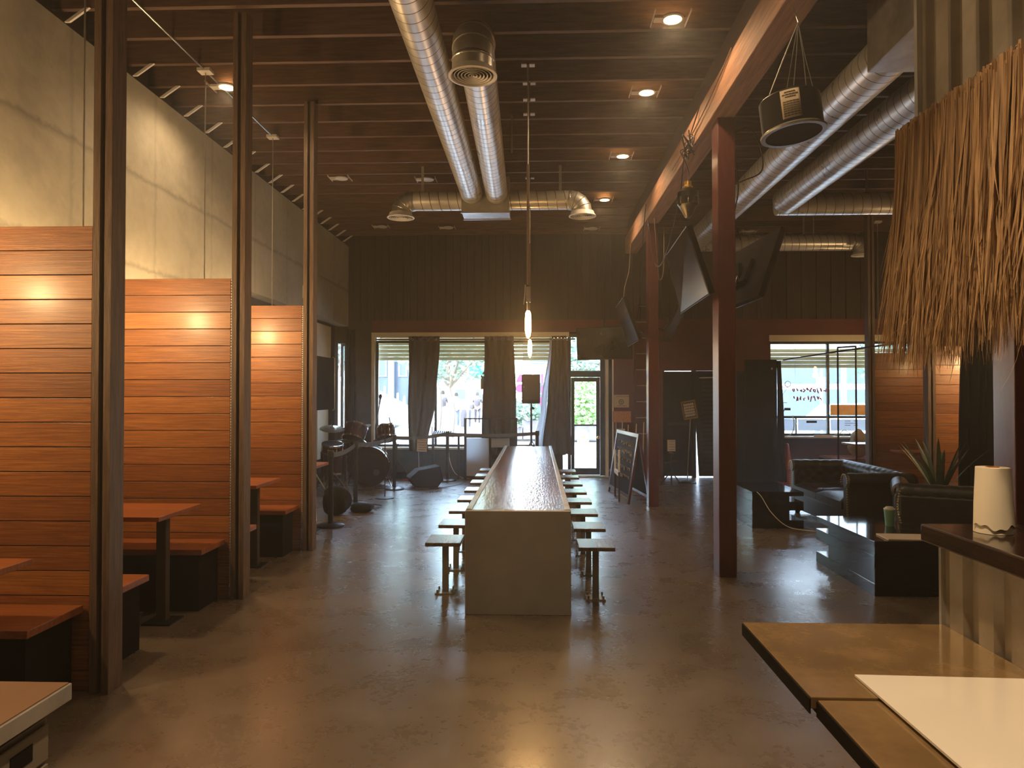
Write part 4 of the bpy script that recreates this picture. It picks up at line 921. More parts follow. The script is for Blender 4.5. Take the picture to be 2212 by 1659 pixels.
obj('bar_top', box(B(), 1.285,2.75,-.5,2.43,1.110,1.168), M['bar_top'], t, bev=.006)
t=thing('service_ledge','glossy olive-brown ledge along the bar, nearest corner of the photo','ledge',(1.0,1.3,.8))
obj('ledge_board', box(B(), .688,BX-.002,1.815,2.40,.812,.842), M['ledge'], t, bev=.002); obj('ledge_board', box(B(), .704,BX-.002,-.2,1.812,.806,.836), M['ledge'], t, bev=.002)
obj('dark_edge', box(B(), .684,.6875,1.815,2.40,.800,.838), M['black_matte'], t); obj('dark_edge', box(B(), .7,.7035,-.2,1.812,.794,.832), M['black_matte'], t)
obj('under_frame', box(B(), .72,BX-.02,-.15,2.36,.780,.806), M['black_matte'], t)
for y in (.1,1.2,2.2): obj('wall_bracket', tube(B(), [(BX-.01,y,.42),(.95,y,.785)], .014,8), M['black_metal'], t)
t=thing('white_board','large glossy white sheet lying on the service ledge','sheet',(1.1,1.2,.84))
bm=B(); prism(bm,[(.853,1.945,.8435),(1.33,1.93,.8435),(1.33,.3,.8435),(.862,.3,.8435)],(0,0,.006)); obj('sheet_panel', bm, mat('glossy_white_laminate',(.80,.77,.72),.10,var=.01,coat=.4), t)
t=thing('paper_towel_roll','cream paper towel roll standing on the bar top','paper towel',(1.43,2.28,1.168))
bm=B(); n=48; lo=[];mid=[];hi=[]
for k in range(n):
    a=2*PI*k/n; c,s=math.cos(a),math.sin(a)
    lo.append(bm.verts.new((1.43+.053*c,2.28+.053*s,1.169))); mid.append(bm.verts.new((1.43+.051*c,2.28+.051*s,1.26))); hi.append(bm.verts.new((1.43+.046*c,2.28+.046*s,1.372)))
core=[bm.verts.new((1.43+.017*math.cos(2*PI*k/n),2.28+.017*math.sin(2*PI*k/n),1.372)) for k in range(n)]
for k in range(n):
    j=(k+1)%n; bm.faces.new((lo[k],lo[j],mid[j],mid[k])); bm.faces.new((mid[k],mid[j],hi[j],hi[k])); bm.faces.new((hi[k],hi[j],core[j],core[k]))
bm.faces.new(lo[::-1]); obj('towel_body', bm, M['towel'], t, sm=True)
# loose outer sheet with wavy lower edge
bm=B(); up=[];dn=[]
for k in range(41):
    a=PI*.98+PI*1.15*k/40; c,s=math.cos(a),math.sin(a); zb=1.190+.007*math.sin(k*.32)+.004*math.sin(k*.9)
    up.append(bm.verts.new((1.43+.049*c,2.28+.049*s,1.371))); dn.append(bm.verts.new((1.43+.0575*c,2.28+.0575*s,zb)))
for k in range(40): bm.faces.new((up[k],up[k+1],dn[k+1],dn[k]))
o=obj('loose_sheet', bm, M['towel'], t); s=o.modifiers.new('Solidify','SOLIDIFY'); s.thickness=.0015
obj('core_tube', lathe(B(), [(.0165,.2),(.019,.2),(.019,.205),(.0165,.205),(.0165,.2)],(1.43,2.28,1.169),20,cap=False), M['osb'], t)
# corrugated canopy with thatch
t=thing('canopy_fascia','corrugated steel fascia hanging above the bar','fascia',(1.4,1.4,2.5))
corr_panel('corrugated_sheet',-.6,2.56,2.42,4.62,1.372,t,.03); obj('end_trim', box(B(), 1.355,1.375,2.555,2.575,2.42,4.62), M['steel'], t)
obj('end_panel', box(B(), 1.41,3.2,2.54,2.56,2.42,3.92), M['corr'], t)
t=thing('thatch_fringe','dry palm thatch fringe hanging over the bar from a braided line','thatch',(1.32,1.5,2.5))
bm=B(); r7=random.Random(11); pts=[]
for s_ in range(3):
    P_=[(1.325+.012*math.cos(i*1.7+s_*2.1),2.57-i*.03,2.545+.012*math.sin(i*1.7+s_*2.1)) for i in range(80)]; tube(bm,P_,.006,5)
obj('braided_top', bm, M['thatch'], t, sm=True)
bm=B()
def strand(x,y,z,L_,dx,dy,wd,curl):
    n=6; rows=[]; a=r7.uniform(0,PI); ox,oy=math.cos(a)*wd,math.sin(a)*wd
    for i in range(n+1):
        s=i/n; px_=x+dx*s*s+curl*math.sin(s*3); py_=y+dy*s*s+curl*.7*math.sin(s*4+1); k=(1-.85*s**3)
        rows.append((bm.verts.new((px_-ox*k,py_-oy*k,z-L_*s)),bm.verts.new((px_+ox*k,py_+oy*k,z-L_*s))))
    for p,q in zip(rows,rows[1:]): bm.faces.new((p[0],p[1],q[1],q[0]))
for k in range(5200):
    y=r7.uniform(.15,2.58)*1.0; y = 2.58-(2.58-.15)*(r7.random()**1.5); d_=r7.random(); L_=r7.uniform(.62,.84)*(1 if r7.random()<.8 else r7.uniform(.55,1.08))
    L_*= 1-.10*max(0,(2.3-y))
    strand(1.335-.045*d_,y,2.55-r7.uniform(0,.05),L_,r7.gauss(-.012,.022),r7.gauss(0,.035)+(.03 if y>2.5 else 0),r7.uniform(.0015,.0055),r7.gauss(0,.007))
for k in range(26): strand(1.30,r7.uniform(1.7,2.55),1.95+r7.uniform(-.1,.2),r7.uniform(.2,.3),r7.gauss(-.02,.05),r7.gauss(0,.09),.002,.01)
obj('fringe_strands', bm, M['thatch'], t, kind='stuff')
# ================================================================== FOREGROUND CABINET
M['cab']=mat('beige_painted_metal',(.17,.145,.115),.45,var=.08)
t=thing('counter_cabinet','pale metal-edged cabinet with brown top at the bottom left corner','cabinet',(-1.6,1.2,0))
obj('cabinet_body', box(B(), -2.0,-1.165,.5,1.665,0,.832), M['cab'], t, bev=.003)
obj('counter_edge', box(B(), -2.04,-1.131,.45,1.705,.857,.897), M['galv'], t, bev=.002); obj('counter_top', box(B(), -2.03,-1.136,.46,1.70,.897,.900), mat('brown_counter_laminate',(.17,.09,.045),.45,var=.12), t)
obj('shadow_gap', box(B(), -1.98,-1.185,.52,1.65,.832,.857), M['black_matte'], t)
for za,zb in ((.735,.820),(.40,.725),(.05,.39)):
    d_=obj('drawer', box(B(), -1.165,-1.157,.55,1.66,za,zb), M['cab'], t, bev=.002)
    obj('pull_slot', box(B(), -1.157,-1.1555,1.535,1.605,zb-.060,zb-.022), M['black_matte'], d_)
    obj('pull_slot', box(B(), -1.157,-1.1555,.66,.76,zb-.060,zb-.022), M['black_matte'], d_)
# ================================================================== SCREENS ON THE POSTS
def tv(label,BN,BF,TN,TF,front,bracket_to,group='flat screens mounted high on the posts'):
    """BN.. = bottom/top near/far corners; front = outward normal side vector"""
    BN,BF,TN,TF=map(Vector,(BN,BF,TN,TF)); c=(BN+BF+TN+TF)/4; n=(BF-BN).cross(TN-BN).normalized(); f=Vector(front)
    if n.dot(f)<0: n=-n
    t=thing('flat_screen',label,'screen',c,group)
    obj('casing', prism(B(), [BN,BF,TF,TN], -n*.045), M['black_matte'], t, bev=.004)
    q=[c+(p-c)*.965+n*.0015 for p in (BN,BF,TF,TN)]; obj('glass_face', prism(B(), q, n*.002), M['screen'], t)
    obj('rim', tube(B(), [BN+n*.001,BF+n*.001,TF+n*.001,TN+n*.001,BN+n*.001], .004,6), M['black_metal'], t)
    cb=c-n*.045; q=[cb+(p-c)*.35 for p in (BN,BF,TF,TN)]; obj('back_housing', prism(B(), q, -n*.035), M['black_matte'], t, bev=.008)
    b=Vector(bracket_to); obj('wall_arm', tube(B(), [cb-n*.03,(cb-n*.03+b)/2+Vector((0,0,-.06)),b], .014,8), M['black_metal'], t); obj('arm_plate', obox(B(), cb-n*.04,(.03,.16,.16)), M['black_metal'], t)
    return t
tv('large flat screen tilted down on the booth side of the near red post',(1.42,5.85,2.42),(1.47,7.25,2.42),(1.235,5.85,2.98),(1.33,7.25,3.02),(-1,0,-.3),(1.546,6.4,2.6))
tv('flat screen seen edge-on at the lounge side of the near red post',(1.87,5.9,2.40),(1.83,7.3,2.40),(2.06,5.9,2.97),(2.0,7.3,2.99),(1,0,-.3),(1.755,6.4,2.6))
tv('narrow flat screen tilted down on the booth side of the far red post',(1.40,9.7,2.34),(1.44,11.15,2.35),(1.18,9.7,2.92),(1.25,11.15,2.96),(-1,0,-.3),(1.546,10.28,2.5))
tv('flat screen catching window light on the lounge side of the far red post',(1.80,10.1,2.36),(2.02,10.8,2.38),(2.02,10.1,2.83),(2.25,10.8,2.86),(1,.0,-.3) if False else (1,-.6,-.5),(1.745,10.28,2.55))
t=tv('dark flat screen facing the room above the glass door',(.70,12.0,2.18),(1.62,11.95,2.20),(.68,12.06,2.72),(1.60,12.0,2.76),(0,-1,0),(1.2,12.38,4.0))
# hanging round speaker
C=Vector((1.60,4.45,3.225)); t=thing('hanging_speaker','round black drum-shaped speaker with a label, hung by wires near the beam','speaker',C); ax=Vector((-.10,.06,1)).normalized(); r=.185
obj('speaker_can', lathe(B(), [(r*.98,0),(r*.98,.21),(r*.93,.22),(0,.22)],C,44,ax), M['black'], t, sm=True)
obj('rim_ring', lathe(B(), [(r*.9,-.012),(r*1.05,-.012),(r*1.06,.0),(r*.98,.012)],C,44,ax,cap=False), M['galv'], t, sm=True)
obj('grille_cloth', lathe(B(), [(0,-.008),(r*.92,-.008),(r*.92,-.004),(0,-.004)],C,44,ax,cap=False), M['black_matte'], t)
u,v=frame_of(ax); bm=B(); bt2=B(); g=[]
ang0=math.atan2((Vector((-.35,-1,0))).dot(v),(Vector((-.35,-1,0))).dot(u))
for i in range(9):
    a=ang0+(i-4)*.075; p=(u*math.cos(a)+v*math.sin(a)); g.append([bm.verts.new(C+p*(r*.995)+ax*.03),bm.verts.new(C+p*(r*.995)+ax*.205)])
for a,b in zip(g,g[1:]): bm.faces.new((a[0],b[0],b[1],a[1]))
lb=obj('paper_label', bm, M['paper'], t, sm=True); s=lb.modifiers.new('Solidify','SOLIDIFY'); s.thickness=.002; s.offset=1
bm=B()
for j in range(11):
    if j==3: continue
    zz=.19-j*.0145; w0=.16 if j in (0,2) else .24
    for i in range(5):
        a=ang0+(-w0+i*w0*.42); a2=a+w0*.36; P_=[C+(u*math.cos(q)+v*math.sin(q))*(r*.995+.004)+ax*zz for q in (a,a2)]; tube(bm,P_,.0016 if j<9 else .003,4)
obj('label_text', bm, M['ink'], t, kind='stuff')
top=Vector((1.62,4.5,4.045)); kn=Vector((1.64,4.47,3.93))
for i in range(6):
    a=.4+2*PI*i/6; p=C+(u*math.cos(a)+v*math.sin(a))*r*.8+ax*.235; obj('hanging_wire', tube(B(), [p,(p+kn)/2+Vector((.01*math.sin(i*3),0,0)),kn,top], .0028,5), M['steel'], t)
# jar lamp and wires at the beam
t=thing('jar_lantern','unlit clear glass jar lantern hanging beside the beam, left of the near post','lamp',(1.48,7.0,3.5)); c=(1.49,7.0,3.36)
obj('glass_jar', lathe(B(), [(.045,.27),(.10,.22),(.105,.10),(.09,.085),(.03,-.02),(.028,-.02),(.085,.085),(.10,.11),(.095,.215),(.04,.265)],c,24,cap=False), M['clear'], t, sm=True)
obj('metal_cap', lathe(B(), [(.05,.26),(.05,.28),(.035,.29),(.035,.33),(0,.335)],c,20), M['brass'], t, sm=True); obj('reflector_lip', lathe(B(), [(.02,-.03),(.03,-.02),(.085,.08),(.088,.10)],c,20,cap=False), M['galv'], t, sm=True)
obj('dome', lathe(B(), [(.10,.17),(.10,.22),(.05,.265),(0,.27)],c,24), M['black_metal'], t, sm=True)
obj('hook_wire', tube(B(), curve_pts([(1.49,7.0,3.68),(1.50,7.0,3.78),(1.46,6.95,3.86),(1.42,6.9,3.94),(1.50,6.9,4.06)],6), .005,6), M['black'], t)
WR=[([(1.535,6.7,4.30),(1.50,7.2,4.0),(1.53,7.6,3.7),(1.50,8.3,3.2),(1.53,9.2,3.3),(1.54,9.8,4.0)],'sagging black wire below the beam between the two posts'),
 ([(1.53,9.9,4.25),(1.50,10.0,3.8),(1.52,10.1,3.55),(1.50,10.2,3.1),(1.46,10.25,2.7)],'black wire hanging down the far post top'),
 ([(1.54,11.6,4.05),(1.50,11.5,3.6),(1.35,10.9,3.2),(1.30,10.6,2.8)],'pale wire falling from the beam end to the narrow screen'),
 ([(1.79,6.4,3.95),(1.95,6.5,4.02),(2.08,6.6,3.85),(2.08,6.6,3.66),(1.9,6.5,3.55),(1.80,6.45,3.5)],'black wire loop beside the near post, before the duct'),
 ([(1.78,6.52,3.95),(1.84,6.5,3.5),(1.80,6.5,3.2),(1.86,6.5,3.0)],'black wire hanging beside the near post below the loop'),
 ([(1.54,5.6,4.33),(1.53,6.3,4.2),(1.53,7.2,4.14),(1.53,8.0,4.12)],'pale thin wire running along the beam face'),
 ([(1.545,9.3,3.9),(1.60,9.4,3.4),(1.66,9.6,3.15),(1.75,9.8,3.3),(1.78,9.9,3.9)],'thin wire loop hanging right of the far post')]
for P_,l in WR: cable('cable',P_,.0065,M['black'] if 'black' in l else M['stud'],l)
t=thing('wire_cluster','knot of dark wires and clamps at the beam above the jar lantern','wires',(1.48,6.9,4.1)); bm=B(); r8=random.Random(4)
for i in range(7): tube(bm, curve_pts([(1.50+r8.uniform(-.1,.03),6.9+r8.uniform(-.1,.1),4.0+r8.uniform(-.1,.15)) for _ in range(5)],5), .006,5)
obj('wire_knot', bm, M['black'], t, sm=True)
tag(obj('outlet_plate', box(B(), XL,XL+.02,11.05,11.15,3.12,3.32), M['white_metal'], loc=(XL,11.1,3.2)),'white outlet box on the concrete wall above the farthest partition','outlet'); cable('cable',[(XL+.02,11.13,3.2),(XL+.04,11.3,3.18),(XL+.02,11.3,2.95)],.006,M['black'],'short black cord from the outlet box on the concrete wall')
# ================================================================== STREET OUTSIDE
M['asphalt']=mat('pale_asphalt',(.13,.135,.15),.8,var=.15,scale=2); M['walk']=mat('pale_sidewalk',(.22,.225,.23),.8,var=.08,scale=2)
M['stucco']=mat('pale_stucco',(.15,.17,.19),.8,var=.05); M['stucco2']=mat('sand_stucco',(.30,.20,.10),.8,var=.1); M['grey_glass']=mat('dark_facade_glass',(.035,.05,.07),.6,spec=.15); M['skin']=mat('skin',(.35,.19,.12),.6); M['denim']=mat('denim',(.05,.07,.12),.8); M['tshirt']=mat('white_shirt',(.8,.72,.68),.8); M['dark_cloth']=mat('dark_clothes',(.05,.045,.055),.9); M['hair']=mat('dark_hair',(.02,.015,.012),.8); M['carp']=mat('silver_car_paint',(.45,.48,.5),.25,metal=.4,coat=.5); M['tan_cloth']=mat('tan_shorts',(.36,.28,.25),.9)
GZ=-.06
sw=obj('sidewalk', box(B(), -40,50,YB+.25,19.5,-.3,-.03), M['walk'], kind='structure')
obj('street', box(B(), -60,70,19.5,95,-.4,-.13), M['asphalt'], kind='structure')
obj('sidewalk.001', box(B(), -4,60,26.5,31.5,-.4,GZ), M['walk'], kind='structure'); obj('sidewalk.002', box(B(), -14,-3.9,33,70,-.4,GZ), M['walk'], kind='structure')
def facade(label,x0,x1,y,z1,m,wins,depth=4,cols=()):
    t=thing('building',label,'building',((x0+x1)/2,y,0),'buildings across the street'); obj('wall', box(B(), x0,x1,y,y+depth,-.3,z1), m, t)
    for a,b,c,d in wins:
        f=obj('window', box(B(), a,b,y-.04,y-.001,c,d), M['stucco'], t); obj('pane', box(B(), a+.08,b-.08,y-.06,y-.04,c+.08,d-.08), M['grey_glass'], f)
    for a,b in cols: obj('pilaster', box(B(), a,b,y-.35,y-.001,-.3,z1), M['stucco'], t)
    return t
facade('grey-windowed shop building seen through the door and middle pane',-.6,9.8,32,9,M['stucco'],[(-.4+i*1.5,.8+i*1.5,.6,2.2) for i in range(6)]+[(-.4+i*1.5,.8+i*1.5,3.0,4.6) for i in range(6)])
facade('dark-fronted building behind the parked car',10.2,20.5,31.8,8,M['stucco'],[(10.4,13.5,.2,1.9),(13.6,16.9,.2,1.9),(10.4,13.5,2.0,3.3),(13.6,16.9,2.0,3.3),(17.4,20,.2,3.0)])
facade('columned pale building behind the drums',-13,-5.6,40,12,M['grey_glass'],[(-12.4+i*1.15,-11.9+i*1.15,2.6,3.7) for i in range(6)],cols=[(-12.9+i*1.15,-12.6+i*1.15) for i in range(7)])
facade('sunlit sand-coloured building far down the side street',-14,-3,75,7,M['stucco2'],[(-13+i*2.2,-11.8+i*2.2,1,4) for i in range(5)])
t=thing('stair_ramp','sloping balustrade in front of the columned building','ramp',(-8,34,0)); bm=B(); prism(bm,[(-10,35,2.9),(-5.9,35,.8),(-5.9,35,.0),(-10,35,.0)],(0,.4,0)); obj('ramp_wall', bm, M['stucco'], t)
bm=B()
for i in range(12):
    x=-9.9+i*.33; z=2.9-(x+10)*.512; box(bm,x,x+.1,35.1,35.2,z,z+.35)
obj('balusters', bm, M['stucco'], t, kind='stuff')
def tree(label,x,y,h,r,n,seed,zc=None,m='tree'):
    r9=random.Random(seed); t=thing('street_tree',label,'tree',(x,y,GZ),'street trees outside'); pts=curve_pts([(x,y,GZ),(x+.1,y,h*.3),(x-.08,y,h*.6),(x,y,h)],4)
    obj('trunk', tube(B(), pts, [.16*(1-.6*i/len(pts)) for i in range(len(pts))], 8), M['bark'], t, sm=True); zc=zc or h
    bm=B()
    for k in range(5):
        a=k*1.3; tube(bm,[(x,y,h*.55),(x+math.cos(a)*r*.4,y+math.sin(a)*r*.4,h*.85),(x+math.cos(a)*r*.75,y+math.sin(a)*r*.75,h*1.1)],[.07,.05,.02],6)
    obj('branches', bm, M['bark'], t)
    bm=B()
    for k in range(n):
        while True:
            d=Vector((r9.uniform(-1,1),r9.uniform(-1,1),r9.uniform(-1,1)))
            if d.length<1 and math.sin(d.x*7+seed)*math.sin(d.y*6)*math.sin(d.z*8)>-.25: break
        p=Vector((x,y,zc))+Vector((d.x*r,d.y*r,d.z*r*.7)); s=r9.uniform(.06,.15); a=Vector((r9.gauss(0,1),r9.gauss(0,1),r9.gauss(0,1))).normalized(); u,v=frame_of(a)
        bm.faces.new([bm.verts.new(p+q) for q in (u*s,v*s*.6,-u*s,-v*s*.6)])
    obj('crown', bm, M[m], t, kind='stuff')
tree('leafy street tree filling the pane right of the first curtain',-3.3,27,3.4,2.3,2600,1,3.6); tree('dark street tree behind the second curtain gap',-4.6,33,4.2,2.6,2200,2,4.3); tree('street tree at the top of the pane behind the cymbal',-8.4,30,4.3,2.2,2000,3,4.3); tree('green tree seen through the glass door top',2.1,29.5,3.0,1.7,1800,4,3.2); tree('street tree at the right side of the lounge window',13.9,28,3.6,1.5,1500,5,3.0)
def shrub(label,x,y,z0,w,h,n,seed,m='bush'):
    r9=random.Random(seed); t=thing('planter_box',label,'planter',(x,y,GZ),'planters across the street'); obj('planter', box(B(), x-w,x+w,y-.3,y+.3,GZ,z0), M['dark_cloth'], t, bev=.02); bm=B()
    for k in range(n):
        p=Vector((x+r9.gauss(0,w*.5),y+r9.gauss(0,.2),z0+abs(r9.gauss(0,h*.5)))); s=r9.uniform(.05,.12); a=Vector((r9.gauss(0,1),r9.gauss(0,1),r9.gauss(0,1))).normalized(); u,v=frame_of(a)
        bm.faces.new([bm.verts.new(p+q) for q in (u*s,v*s*.6,-u*s,-v*s*.6)])
    obj('shrub_leaves', bm, M[m], t, kind='stuff')
shrub('bright green shrub in a dark planter seen through the glass door',1.75,26,.5,.75,1.7,1500,8); shrub('small dark planter behind the pole speaker stand',-.1,26.4,.65,.42,.7,600,9,'tree'); shrub('green planter left of the pole speaker stand',-.75,26.4,.4,.3,1.1,500,10,'tree'); shrub('planter at the right part of the glass door',2.65,27,.5,.4,1.0,500,12)
# people
def person(label,x,y,hgt,top,bot,seed,bag_=False,shorts=False):
    r9=random.Random(seed); t=thing('person',label,'person',(x,y,GZ),'people walking in the street'); k=hgt/1.75; st=.16
    def skin(name,V,E,Rd,m,lv=1):
        me=bpy.data.meshes.new(name); me.from_pydata([tuple(Vector(v)*k) for v in V],E,[]); o=bpy.data.objects.new(name,me); COL.objects.link(o); o.parent=t; ORG[o.name]=W(t); me.materials.append(m)
        s=o.modifiers.new('Skin','SKIN'); s.use_smooth_shade=True
        for i,r_ in enumerate(Rd): me.skin_vertices[0].data[i].radius=(r_[0]*k,r_[1]*k) if isinstance(r_,tuple) else (r_*k,r_*k)
        me.skin_vertices[0].data[0].use_root=True; u_=o.modifiers.new('Subsurf','SUBSURF'); u_.levels=lv; u_.render_levels=lv; return o
    V=[(0,0,.95),(0,0,1.15),(0,0,1.38),(0,0,1.50),(0,.01,1.60),(0,.0,1.72),(.19,0,1.40),(.25,.04,1.12),(.27,-.08,.88),(.27,-.1,.78),(-.19,0,1.40),(-.25,-.02,1.12),(-.26,.1,.90),(-.26,.12,.80),(.10,0,.88),(.11,-st*.6,.50),(.11,-st*.3,.10),(.11,-st*.9,.04),(-.10,0,.88),(-.11,st*.3,.50),(-.11,st*1.3,.14),(-.11,st*.8,.05)]
    E=[(0,1),(1,2),(2,3),(3,4),(4,5),(2,6),(6,7),(7,8),(8,9),(2,10),(10,11),(11,12),(12,13),(0,14),(14,15),(15,16),(16,17),(0,18),(18,19),(19,20),(20,21)]
    Rd=[(.14,.1),(.13,.1),(.15,.1),.055,.075,.085,.06,.045,.035,.03,.06,.045,.035,.03,.085,.06,.042,.035,.085,.06,.042,.035]
    skin('body',V,E,Rd,M['skin'])
    skin('shirt',[(0,0,.92),(0,0,1.15),(0,0,1.38),(0,0,1.46),(.20,0,1.41),(.25,.03,1.18),(-.20,0,1.41),(-.25,-.01,1.18)],[(0,1),(1,2),(2,3),(2,4),(4,5),(2,6),(6,7)],[(.17,.13),(.16,.12),(.18,.125),.08,.075,.065,.075,.065],top)
    zl=.5 if shorts else .12
    skin('trousers',[(0,0,.97),(.10,0,.86),(.11,-st*.6,.52),(.11,-st*.35,zl),(-.10,0,.86),(-.11,st*.3,.52),(-.11,st*(1.2 if not shorts else .4),zl+.03)],[(0,1),(1,2),(2,3),(0,4),(4,5),(5,6)],[(.155,.12),.10,.075,.06,.10,.075,.06],bot)
    obj('hair', lathe(B(), [(0,.13),(.07,.11),(.10,.03),(.10,-.04),(.06,-.07)],(x,y+.02,GZ+1.66*k),16), M['hair'], t, sm=True)
    if bag_: obj('shoulder_bag', lathe(B(), [(0,-.13),(.13,-.10),(.15,0),(.12,.12),(0,.14)],(x-.3,y,GZ+1.0),14), M['dark_cloth'], t, sm=True)
person('person in dark top and tan shorts walking outside, just right of the first curtain',-4.55,34.5,1.82,M['dark_cloth'],M['tan_cloth'],1,shorts=True); person('person in pale shirt and dark trousers outside, beside the bin',-3.95,35.0,1.72,M['tshirt'],M['denim'],2); person('person in dark clothes with a round bag near the second curtain',-3.15,38,1.75,M['dark_cloth'],M['dark_cloth'],3,bag_=True)
t=thing('street_bin','dark street bin outside between the walking people','bin',(-3.62,36.5,GZ)); obj('bin_body', lathe(B(), [(0,0),(.26,0),(.30,.85),(.28,.88),(0,.9)],(-3.62,36.5,GZ),16), M['dark_cloth'], t, sm=True)
t=thing('street_sign','teal street name blade on a pole beyond the second pane','street sign',(-2.3,27,GZ)); obj('pole', cyl(B(), (-2.6,27,GZ),(-2.6,27,3.2),.04), M['steel'], t); obj('blade', box(B(), -2.55,-2.05,26.97,27.0,2.35,2.68), M['teal'], t)
def banner(label,x,y,z0,z1,w,m): tag(obj('street_banner', box(B(), x,x+w,y,y+.03,z0,z1), m, loc=(x,y,z0)),label,'banner','colourful banners down the side street')
banner('yellow banner in the distance above the walking people',-6.8,55,2.0,3.8,3.2,M['yellow']); banner('pink banner in the distance beside the dark tree trunk',-4.3,55,1.6,4.0,1.0,M['pink'])
# parked car
t=thing('parked_car','pale silver parked car outside the lounge window','car',(10.6,24.2,GZ)); P_=[(-2.2,.32),(-2.15,.72),(-1.3,.86),(-.75,1.30),(.65,1.34),(1.45,.92),(2.1,.80),(2.2,.36)]
bm=B(); prism(bm,[(10.6+a,23.4,GZ+b+.02) for a,b in P_],(0,1.65,0)); obj('car_body', bm, M['carp'], t, bev=.07)
obj('side_windows', prism(B(), [(10.6+a,23.38,GZ+b+.02) for a,b in ((-1.2,.90),(-.7,1.23),(.6,1.27),(1.25,.94))],(0,.02,0)), M['grey_glass'], t)
for s in (-1.35,1.35): obj('wheel', cyl(B(), (10.6+s,23.36,GZ+.24),(10.6+s,23.6,GZ+.24),.31,seg=28), M['black'], t, sm=True)
t=thing('parking_sign','blue accessible parking sign on a white post beyond the lounge window','sign',(8.75,22.6,GZ)); obj('pole', cyl(B(), (8.95,22.6,GZ),(8.95,22.6,2.4),.035), M['white_metal'], t); obj('sign_plate', box(B(), 8.76,9.08,22.53,22.56,1.72,2.15), M['blue_sign'], t)
bm=B(); lathe(bm,[(.05,0),(.075,0),(.075,.004),(.05,.004),(.05,0)],(8.91,22.52,1.88),20,(0,-1,0),cap=False); tube(bm,[(8.90,22.52,2.08),(8.90,22.52,1.93),(8.98,22.52,1.93),(9.0,22.52,1.84)],.012,6); obj('wheelchair_symbol', bm, M['white_metal'], t)
t=thing('fire_hydrant','yellow hydrant-like post on the pavement outside the glass door','hydrant',(1.25,19.0,-.03)); obj('hydrant_body', lathe(B(), [(0,0),(.12,0),(.12,.05),(.085,.06),(.085,.5),(.11,.52),(.10,.60),(.04,.68),(0,.69)],(1.25,19,-.03),18), M['yellow'], t, sm=True); obj('side_cap', cyl(B(), (1.1,19,.36),(1.4,19,.36),.045), M['yellow'], t, sm=True)
# window stickers on the glass
yg=YB+.118
st=thing('window_lettering','pink round-cornered shapes stuck on the window glass behind the pole speaker','lettering',(-.1,yg,1.7))
for pp in ([(-.40,yg,1.84),(-.26,yg,1.84),(-.28,yg,2.00),(-.33,yg,1.99)],[(-.315+.085*math.cos(a*PI/10),yg,1.72+.085*math.sin(a*PI/10)) for a in range(20)],[(.10,yg,1.82),(.14,yg,1.82),(.14,yg,2.0),(.10,yg,2.0)],[(.10,yg,1.60)]+[(.10+.07*math.cos(a),yg,1.69+.09*math.sin(a)) for a in (-1.4,-.9,-.3,.3,.9,1.4)]+[(.10,yg,1.78)],[(.06,yg,1.38),(.14,yg,1.38),(.14,yg,1.55),(.06,yg,1.55)]): obj('pink_shape', prism(B(),pp,(0,.003,0)), M['pink'], st)
st=thing('window_posters','white and orange posters stuck on the lower lounge window panes','posters',(6,yg,1))
obj('white_poster', box(box(B(), 4.56,5.0,yg,yg+.003,.90,1.12), 5.06,5.6,yg,yg+.003,.90,1.12), M['cloth_white'], st); obj('white_poster', box(B(), 5.68,6.5,yg,yg+.003,.90,1.12), M['cloth_white'], st)
obj('orange_poster', box(B(), 5.68,6.6,yg,yg+.003,1.20,1.40), M['orange_post'], st)
bm=B(); box(bm,5.22,5.42,yg-.003,yg-.001,1.05,1.09); box(bm,4.68,4.8,yg-.001,yg+.002,1.27,1.31); box(bm,4.8,4.92,yg-.001,yg+.002,1.29,1.34)
for k in range(3): box(bm,5.95,6.06+.05*(k%2),yg-.003,yg-.001,1.08-k*.04,1.09-k*.04); box(bm,6.12,6.2,yg-.003,yg-.001,1.08-k*.04,1.09-k*.04)
obj('poster_print', bm, M['ink'], st, kind='stuff')
st=thing('neon_sign','unlit red tube lettering hung inside the lounge window','neon sign',(5.1,13.88,1.6)); bm=B(); r10=random.Random(6)
for row,(xa,xb,z) in enumerate(((4.95,5.55,1.68),(4.95,5.5,1.52))):
    x=xa
    while x<xb:
        tube(bm, curve_pts([(x+r10.uniform(0,.05),13.885,z+r10.uniform(-.05,.05)) for _ in range(4)],4), .011,5); x+=.065
obj('letter_tubes', bm, M['red_neon'], st, sm=True, kind='stuff')
bm=B(); c=(4.78,13.885,1.6); tube(bm,[(4.66,13.885,1.74),(4.76,13.885,1.60),(4.86,13.885,1.74),(4.66,13.885,1.74)],.006,6); tube(bm,[(4.76,13.885,1.60),(4.76,13.885,1.44)],.006,6); tube(bm,[(4.68,13.885,1.44),(4.84,13.885,1.44)],.006,6); lathe(bm,[(.05,0),(.06,.003),(.05,.006)],(4.86,13.885,1.8),20,(0,1,0),cap=False)
obj('cocktail_glass_tube', bm, M['galv'], st, sm=True); obj('hanging_wire', tube(B(), [(5.0,13.885,1.85),(5.0,13.885,2.6)],.003,5), M['steel'], st)
SKY_S=5.4; SUN_E=9; EXPO=0.66
hz = bpy.data.materials.new('room_haze'); hz.use_nodes=True; nt=hz.node_tree; nt.nodes.remove(nt.nodes['Principled BSDF'])
vs = nt.nodes.new('ShaderNodeVolumeScatter'); vs.inputs['Density'].default_value=.0105; vs.inputs['Anisotropy'].default_value=.65; vs.inputs['Color'].default_value=(1,.97,.93,1)  # scatter volume put in for the glow round the windows and lifted blacks
nt.links.new(vs.outputs[0], nt.nodes['Material Output'].inputs['Volume'])
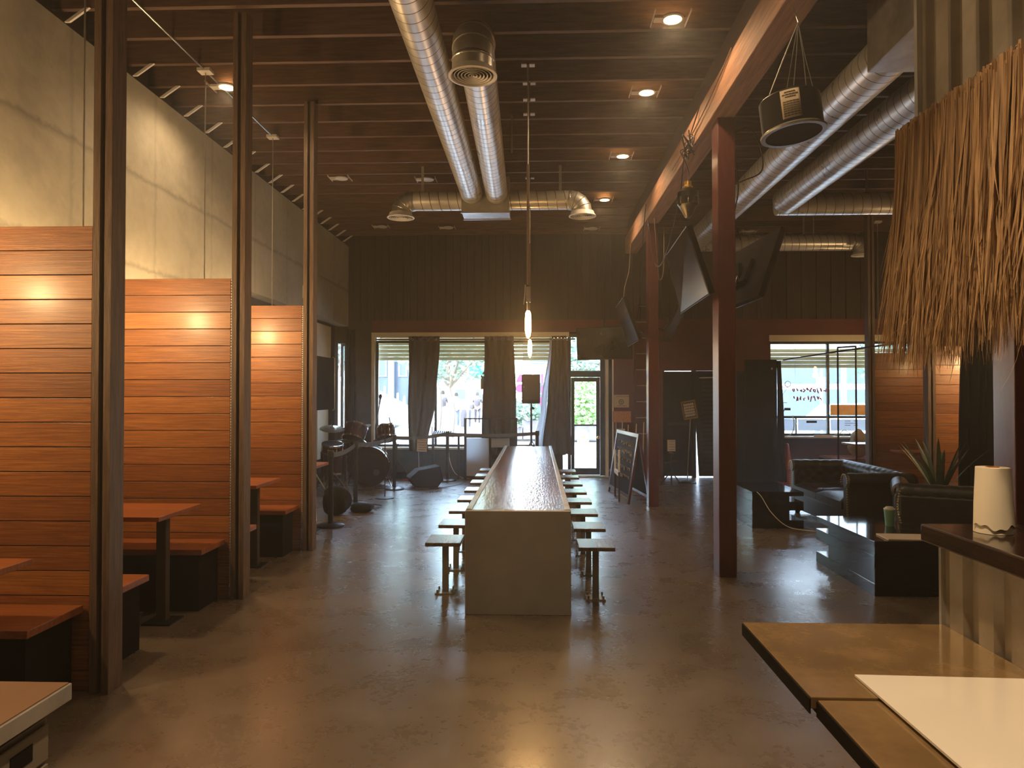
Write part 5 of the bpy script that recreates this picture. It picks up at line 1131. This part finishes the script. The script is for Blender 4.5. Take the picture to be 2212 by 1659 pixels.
h=obj('room_haze', box(B(), -4.6,XR+.5,-4.6,YB+.24,-.5,5.3), hz, kind='stuff'); tag(h,'thin haze filling the air of the room','haze')
# ================================================================== WORLD, SUN, CAMERA
w = bpy.data.worlds.new('World'); scene.world = w; w.use_nodes = True; nt = w.node_tree
sky = nt.nodes.new('ShaderNodeTexSky'); sky.sky_type = 'NISHITA'; sky.sun_disc = False
sky.sun_elevation = math.radians(55); sky.sun_rotation = math.radians(200)
hs = nt.nodes.new('ShaderNodeHueSaturation'); hs.inputs['Saturation'].default_value=.68
nt.links.new(sky.outputs[0], hs.inputs['Color']); nt.links.new(hs.outputs[0], nt.nodes['Background'].inputs[0]); nt.nodes['Background'].inputs[1].default_value = SKY_S
sl = bpy.data.lights.new('sun', 'SUN'); sl.energy = SUN_E; sl.angle = math.radians(.6); sl.color = (1,.95,.88)
so = bpy.data.objects.new('sun', sl); COL.objects.link(so); so.location = (0,0,30)
so.rotation_euler = Vector((.35,.62,-1.0)).to_track_quat('-Z','Y').to_euler()
def portal(x0,x1,z0,z1,y=YB+.27):
    l = bpy.data.lights.new('window_portal','AREA'); l.shape='RECTANGLE'; l.size=x1-x0; l.size_y=z1-z0; l.cycles.is_portal=True
    o = bpy.data.objects.new('window_portal', l); COL.objects.link(o); o.location=((x0+x1)/2,y,(z0+z1)/2); o.rotation_euler=(-PI/2,0,0)
portal(-3.2,1.3,.0,2.8); portal(4.4,7.4,.7,2.75)
cam = bpy.data.cameras.new('camera'); co = bpy.data.objects.new('camera', cam); COL.objects.link(co)
cam.sensor_width = 36; cam.lens = 1534/2212*36; cam.clip_start = .05; cam.clip_end = 400
co.location = (0,0,1.6); co.rotation_euler = (PI/2+math.radians(.84), 0, math.radians(1.94)); scene.camera = co
scene.view_settings.view_transform = 'Standard'; scene.view_settings.look = 'None'; scene.view_settings.gamma = 1
scene.view_settings.exposure = EXPO
try: scene.view_settings.use_curve_mapping = False
except Exception: pass
scene.cycles.use_denoising = True
scene.cycles.max_bounces = 8; scene.cycles.diffuse_bounces = 4; scene.cycles.glossy_bounces = 4; scene.cycles.transparent_max_bounces = 12
scene.cycles.sample_clamp_indirect = 6; scene.cycles.caustics_reflective = False; scene.cycles.caustics_refractive = False
